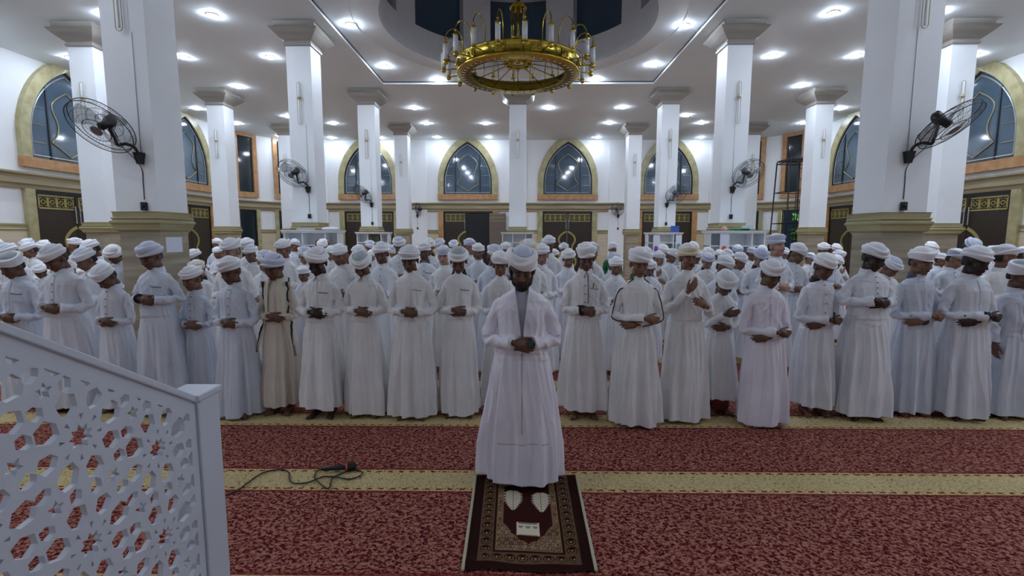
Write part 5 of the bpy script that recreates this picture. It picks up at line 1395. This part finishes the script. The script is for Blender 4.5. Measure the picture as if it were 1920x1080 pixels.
BG = [
 (4, 448, 30, 'd', 'half-seen turbaned head at the left frame edge, topmost there'),
 (28, 455, 42, 'd', 'long grey-white turban just behind the leftmost front-row boy'),
 (60, 446, 28, 'a', 'highest white turban above the two leftmost front-row worshippers'),
 (66, 453, 33, 'd', 'turban between the two leftmost front-row worshippers, second layer back'),
 (2, 466, 34, 'a', 'turban and chin at the left frame edge, lower one'),
 (89, 449, 27, 'a', 'turban peeping over the tall bowed worshipper at left'),
 (144, 445, 28, 'g', 'boy looking left before the dark door of the left wall'),
 (181, 448, 34, 'd', 'bowed turban left of the nearest left pillar, rear one of two'),
 (172, 463, 45, 'd', 'turban with a blue edge behind the deeply bowing short boy'),
 (222, 457, 45, 'h', 'man in pale blue robe bowing right, touching the nearest left pillar'),
 (82, 494, 36, 'a', 'small face peeping between the two leftmost front-row worshippers'),
 (327, 490, 30, 'a', 'white turban half hidden behind the pale-blue robed youth\'s left shoulder'),
 (376, 486, 36, 'A', 'cream turban directly behind the small boy by the corner post'),
 (373, 466, 30, 'd', 'peaked grey turban right of the paper on the pillar'),
 (407, 446, 20, 'f', 'small turbaned boy far back by the left door, head turned right'),
 (436, 445, 40, 'm', 'broad bespectacled man behind the blue-grey robed boy'),
 (411, 462, 22, 'i', 'small boy raising a hand between the left door and the broad man'),
 (468, 445, 28, 'A', 'turban seen above and right of the broad man, far one'),
 (474, 458, 30, 'b', 'boy with lowered eyes right of the broad man'),
 (496, 468, 36, 'e', 'grey turban just behind the scarf wearer\'s right side'),
 (533, 447, 30, 'm', 'man in white before the left cabinet\'s left end'),
 (552, 447, 20, 'f', 'boy in profile before the second left cabinet'),
 (571, 461, 28, 'e', 'red-cheeked boy left of the dark-faced man\'s turban'),
 (608, 447, 20, 'j', 'boy holding both hands at his head before the second left cabinet'),
 (622, 460, 24, 'b', 'turban hidden right behind the dark-faced man with shirt collar'),
 (639, 456, 33, 'i', 'boy pressing a hand to his ear, right of the dark-faced man'),
 (571, 498, 28, 'C', 'short boy\'s face low between the scarf wearer and the dark-faced man'),
 (675, 458, 26, 'a', 'plain round turban above the bowing youth with greenish turban'),
 (693, 450, 17, 'e', 'tiny tilted cap before the third left cabinet'),
 (699, 467, 18, 'a', 'small cap between the greenish turban and the calm boy at its right'),
 (717, 452, 33, 'b', 'calm boy with lowered eyes between two front-row youths, left centre'),
 (740, 458, 22, 'a', 'boy half hidden right of the calm boy, left centre'),
 (750, 443, 24, 'A', 'man before the pale marble wall, left of the open door'),
 (806, 445, 24, 'A', 'turban just behind the boy with blue collar'),
 (796, 452, 27, 'c', 'boy with slate-blue collar looking forward, left centre'),
 (829, 446, 20, 'd', 'turban with dark hair below, left of the door\'s gold ornament'),
 (833, 459, 30, 'C', 'fair boy between the light-pocket youth and the dark-pocket youth'),
 (852, 449, 17, 'a', 'tiny lilac-white cap before the door\'s gold ornament'),
 (879, 446, 23, 'f', 'turban against the black open doorway'),
 (897, 455, 24, 'C', 'smiling boy with tilted head right of the grey-capped youth'),
 (924, 457, 31, 'e', 'tall turban at left behind the prayer leader\'s right side, looking right'),
 (949, 453, 22, 'C', 'face below a pale turban before the glazed cabinet'),
 (992, 447, 44, 'A', 'large cream turban directly behind the prayer leader\'s turban'),
 (1015, 455, 38, 'b', 'boy with half-closed eyes beside the prayer leader\'s left cheek'),
 (1029, 440, 19, 'b', 'boy standing highest before the right middle door, gold ornament at his right'),
 (1039, 466, 20, 'B', 'small boy right of the half-closed-eyed boy'),
 (1057, 454, 20, 'b', 'small turban inside the right middle door\'s gold ornament'),
 (1065, 465, 28, 'B', 'boy immediately left of the tall youth with navy placket'),
 (1108, 453, 28, 'k', 'worshipper with a raised hand right behind the tall youth with navy placket'),
 (1148, 453, 19, 'c', 'boy in green shirt before the pale marble wall'),
 (1149, 472, 27, 'B', 'blue-topped cap between the green-shirted boy and the boy in front of him'),
 (1154, 480, 31, 'b', 'short boy left of the piped robe, eyes lowered'),
 (1217, 485, 30, 'A', 'smooth white cap at the piped-robe youth\'s left shoulder'),
 (1208, 462, 28, 'a', 'turban edge behind the piped-robe youth\'s turban'),
 (1241, 457, 21, 'a', 'small cap under the purple poster cabinet'),
 (1233, 470, 24, 'k', 'boy raising his palm left of the cream-banded man'),
 (1255, 465, 22, 'e', 'boy looking right just left of the cream-banded turban'),
 (1297, 452, 20, 'a', 'cap top showing right above the cream-banded turban'),
 (1303, 466, 24, 'A', 'turban hidden at the cream-banded man\'s left ear'),
 (1324, 463, 25, 'a', 'turban before the flame poster, rear of two'),
 (1324, 473, 27, 'A', 'turban before the flame poster, front of two'),
 (1346, 467, 18, 'a', 'low turban directly right of the flame poster pair'),
 (1361, 466, 24, 'a', 'turban above the twisted turban, right of the flame poster'),
 (1352, 477, 36, 'e', 'twisted turban above the small red-sarong boy, turned right'),
 (1380, 458, 22, 'A', 'highest turban before the cabinet with the flame poster'),
 (1382, 472, 28, 'e', 'round turban right of the twisted turban'),
 (1404, 463, 22, 'e', 'turban just left of the bluish one, behind'),
 (1422, 464, 30, 'A', 'bluish turban left of the tall watching youth'),
 (1426, 459, 20, 'a', 'turban top under the grey board'),
 (1456, 437, 33, 'l', 'tall fair youth watching the camera under the scaffold'),
 (1488, 454, 34, 'e', 'round-faced boy reaching out, right of the tall watching youth'),
 (1468, 463, 17, 'a', 'turban sliver between the watching youth and the round-faced boy'),
 (1514, 473, 22, 'e', 'turban between the round-faced boy and the tassel youth'),
 (1541, 454, 24, 'b', 'left one of two turbans before the right wall\'s first dark door'),
 (1563, 456, 20, 'a', 'right one of two turbans before the right wall\'s first dark door'),
 (1570, 468, 26, 'k', 'worshipper raising a hand near the nearest right pillar\'s left edge'),
 (1560, 476, 28, 'h', 'boy looking down right behind the tassel youth'),
 (1660, 478, 40, 'h', 'worshipper hidden behind the tall dark-skinned man by the right pillar'),
 (1740, 452, 26, 'a', 'flat turban right of the nearest right pillar, rear'),
 (1746, 464, 22, 'a', 'turban sliver behind the slate-collared boy\'s turban'),
 (1757, 474, 28, 'e', 'bowed turban between the slate-collared boy and the red-cheeked one'),
 (1782, 465, 38, 'e', 'red-cheeked boy looking right, left of the heavy man'),
 (1809, 444, 34, 'h', 'high domed white turban before the right wall\'s dark door'),
 (1853, 460, 28, 'e', 'turban right behind the heavy man\'s head'),
 (1880, 457, 48, 'f', 'worshipper whose turban carries a navy stripe, at right'),
 (1914, 462, 32, 'f', 'dark-haired turbaned head cut by the right frame edge'),
]
ROWS = (6.05, 7.25, 8.45, 9.6, 10.45)
placed = []
rb_ = random.Random(9)
def blocked(x, y):
    for cx, cy in COLS:
        if abs(x - cx) < .29 + .27 and abs(y - cy) < .29 + .24: return True
    for cx in (-4.74, 5.0):
        if abs(x - cx) < .95 and 10.7 < y < 11.7: return True
    return abs(x) > XW - .5
for i, (px, ty, w, key, lb) in enumerate(BG):
    tn = (px - 970) / 900; Yw = 900 * .218 * math.sqrt(1 + tn * tn) / w
    best = None
    for Y in ROWS:
        for dy in (0, .12, -.12, .25, -.22, .4, .55, .68):
            yy = Y + dy; x = place(px, yy, ty + 25); zt = float(atY(px, ty, yy - .06)[2]); s = zt / 1.66
            if blocked(x, yy): continue
            dmin = min([math.hypot((x - a) / .50, (yy - b) / .42) for a, b in placed] + [9])
            cost = abs(yy - Yw) * .8 + abs(dy) * .6 + (max(0, 1 - dmin) * 26) + (3 if not .84 < s < 1.13 else 0)
            if yy < 5.6: cost += 5
            if best is None or cost < best[0]: best = (cost, x, yy, s)
    _, x, yy, s = best; placed.append((x, yy))
    src, used = TP[key]
    o = src if not used else copy_tree(src)
    TP[key][1] = True
    o.location = (x, yy, 0); o.scale = (s, s, s); o.rotation_euler = (0, 0, R_(rb_.uniform(-7, 7)))
    tag(o, lb, 'person', 'worshippers in the rows behind')
    rk = rb_.choice(['w0', 'w0', 'w1', 'w2', 'w2', 'w3']); tk = rb_.choice(['0', '0', '0', '1', '4']); ck = rb_.choice(['0', '0', '1', '4']); sk = rb_.choice([0, 1, 1, 2, 2])
    if 'pale blue robe' in lb: rk = 'w3'
    if 'fair' in lb: sk = 4
    if 'cream turban' in lb: tk = '2'
    if 'bluish' in lb or 'blue-topped' in lb: tk = '4'; ck = '4'
    def setm(c, m_):
        for sl in c.material_slots: sl.link = 'OBJECT'; sl.material = m_
    for c in o.children:
        if c.name.startswith('robe'):
            setm(c, M['greencloth'] if 'green shirt' in lb else M['robe_' + rk])
        if c.name.startswith('turban'):
            setm(c, M['tur' + tk])
            for c2 in c.children: setm(c2, M['tur' + ck])
        if c.name.startswith('body'): setm(c, M['skin%d' % sk])
for k_, (o, used) in TP.items():
    if not used:
        for c in list(o.children_recursive) + [o]: bpy.data.objects.remove(c)
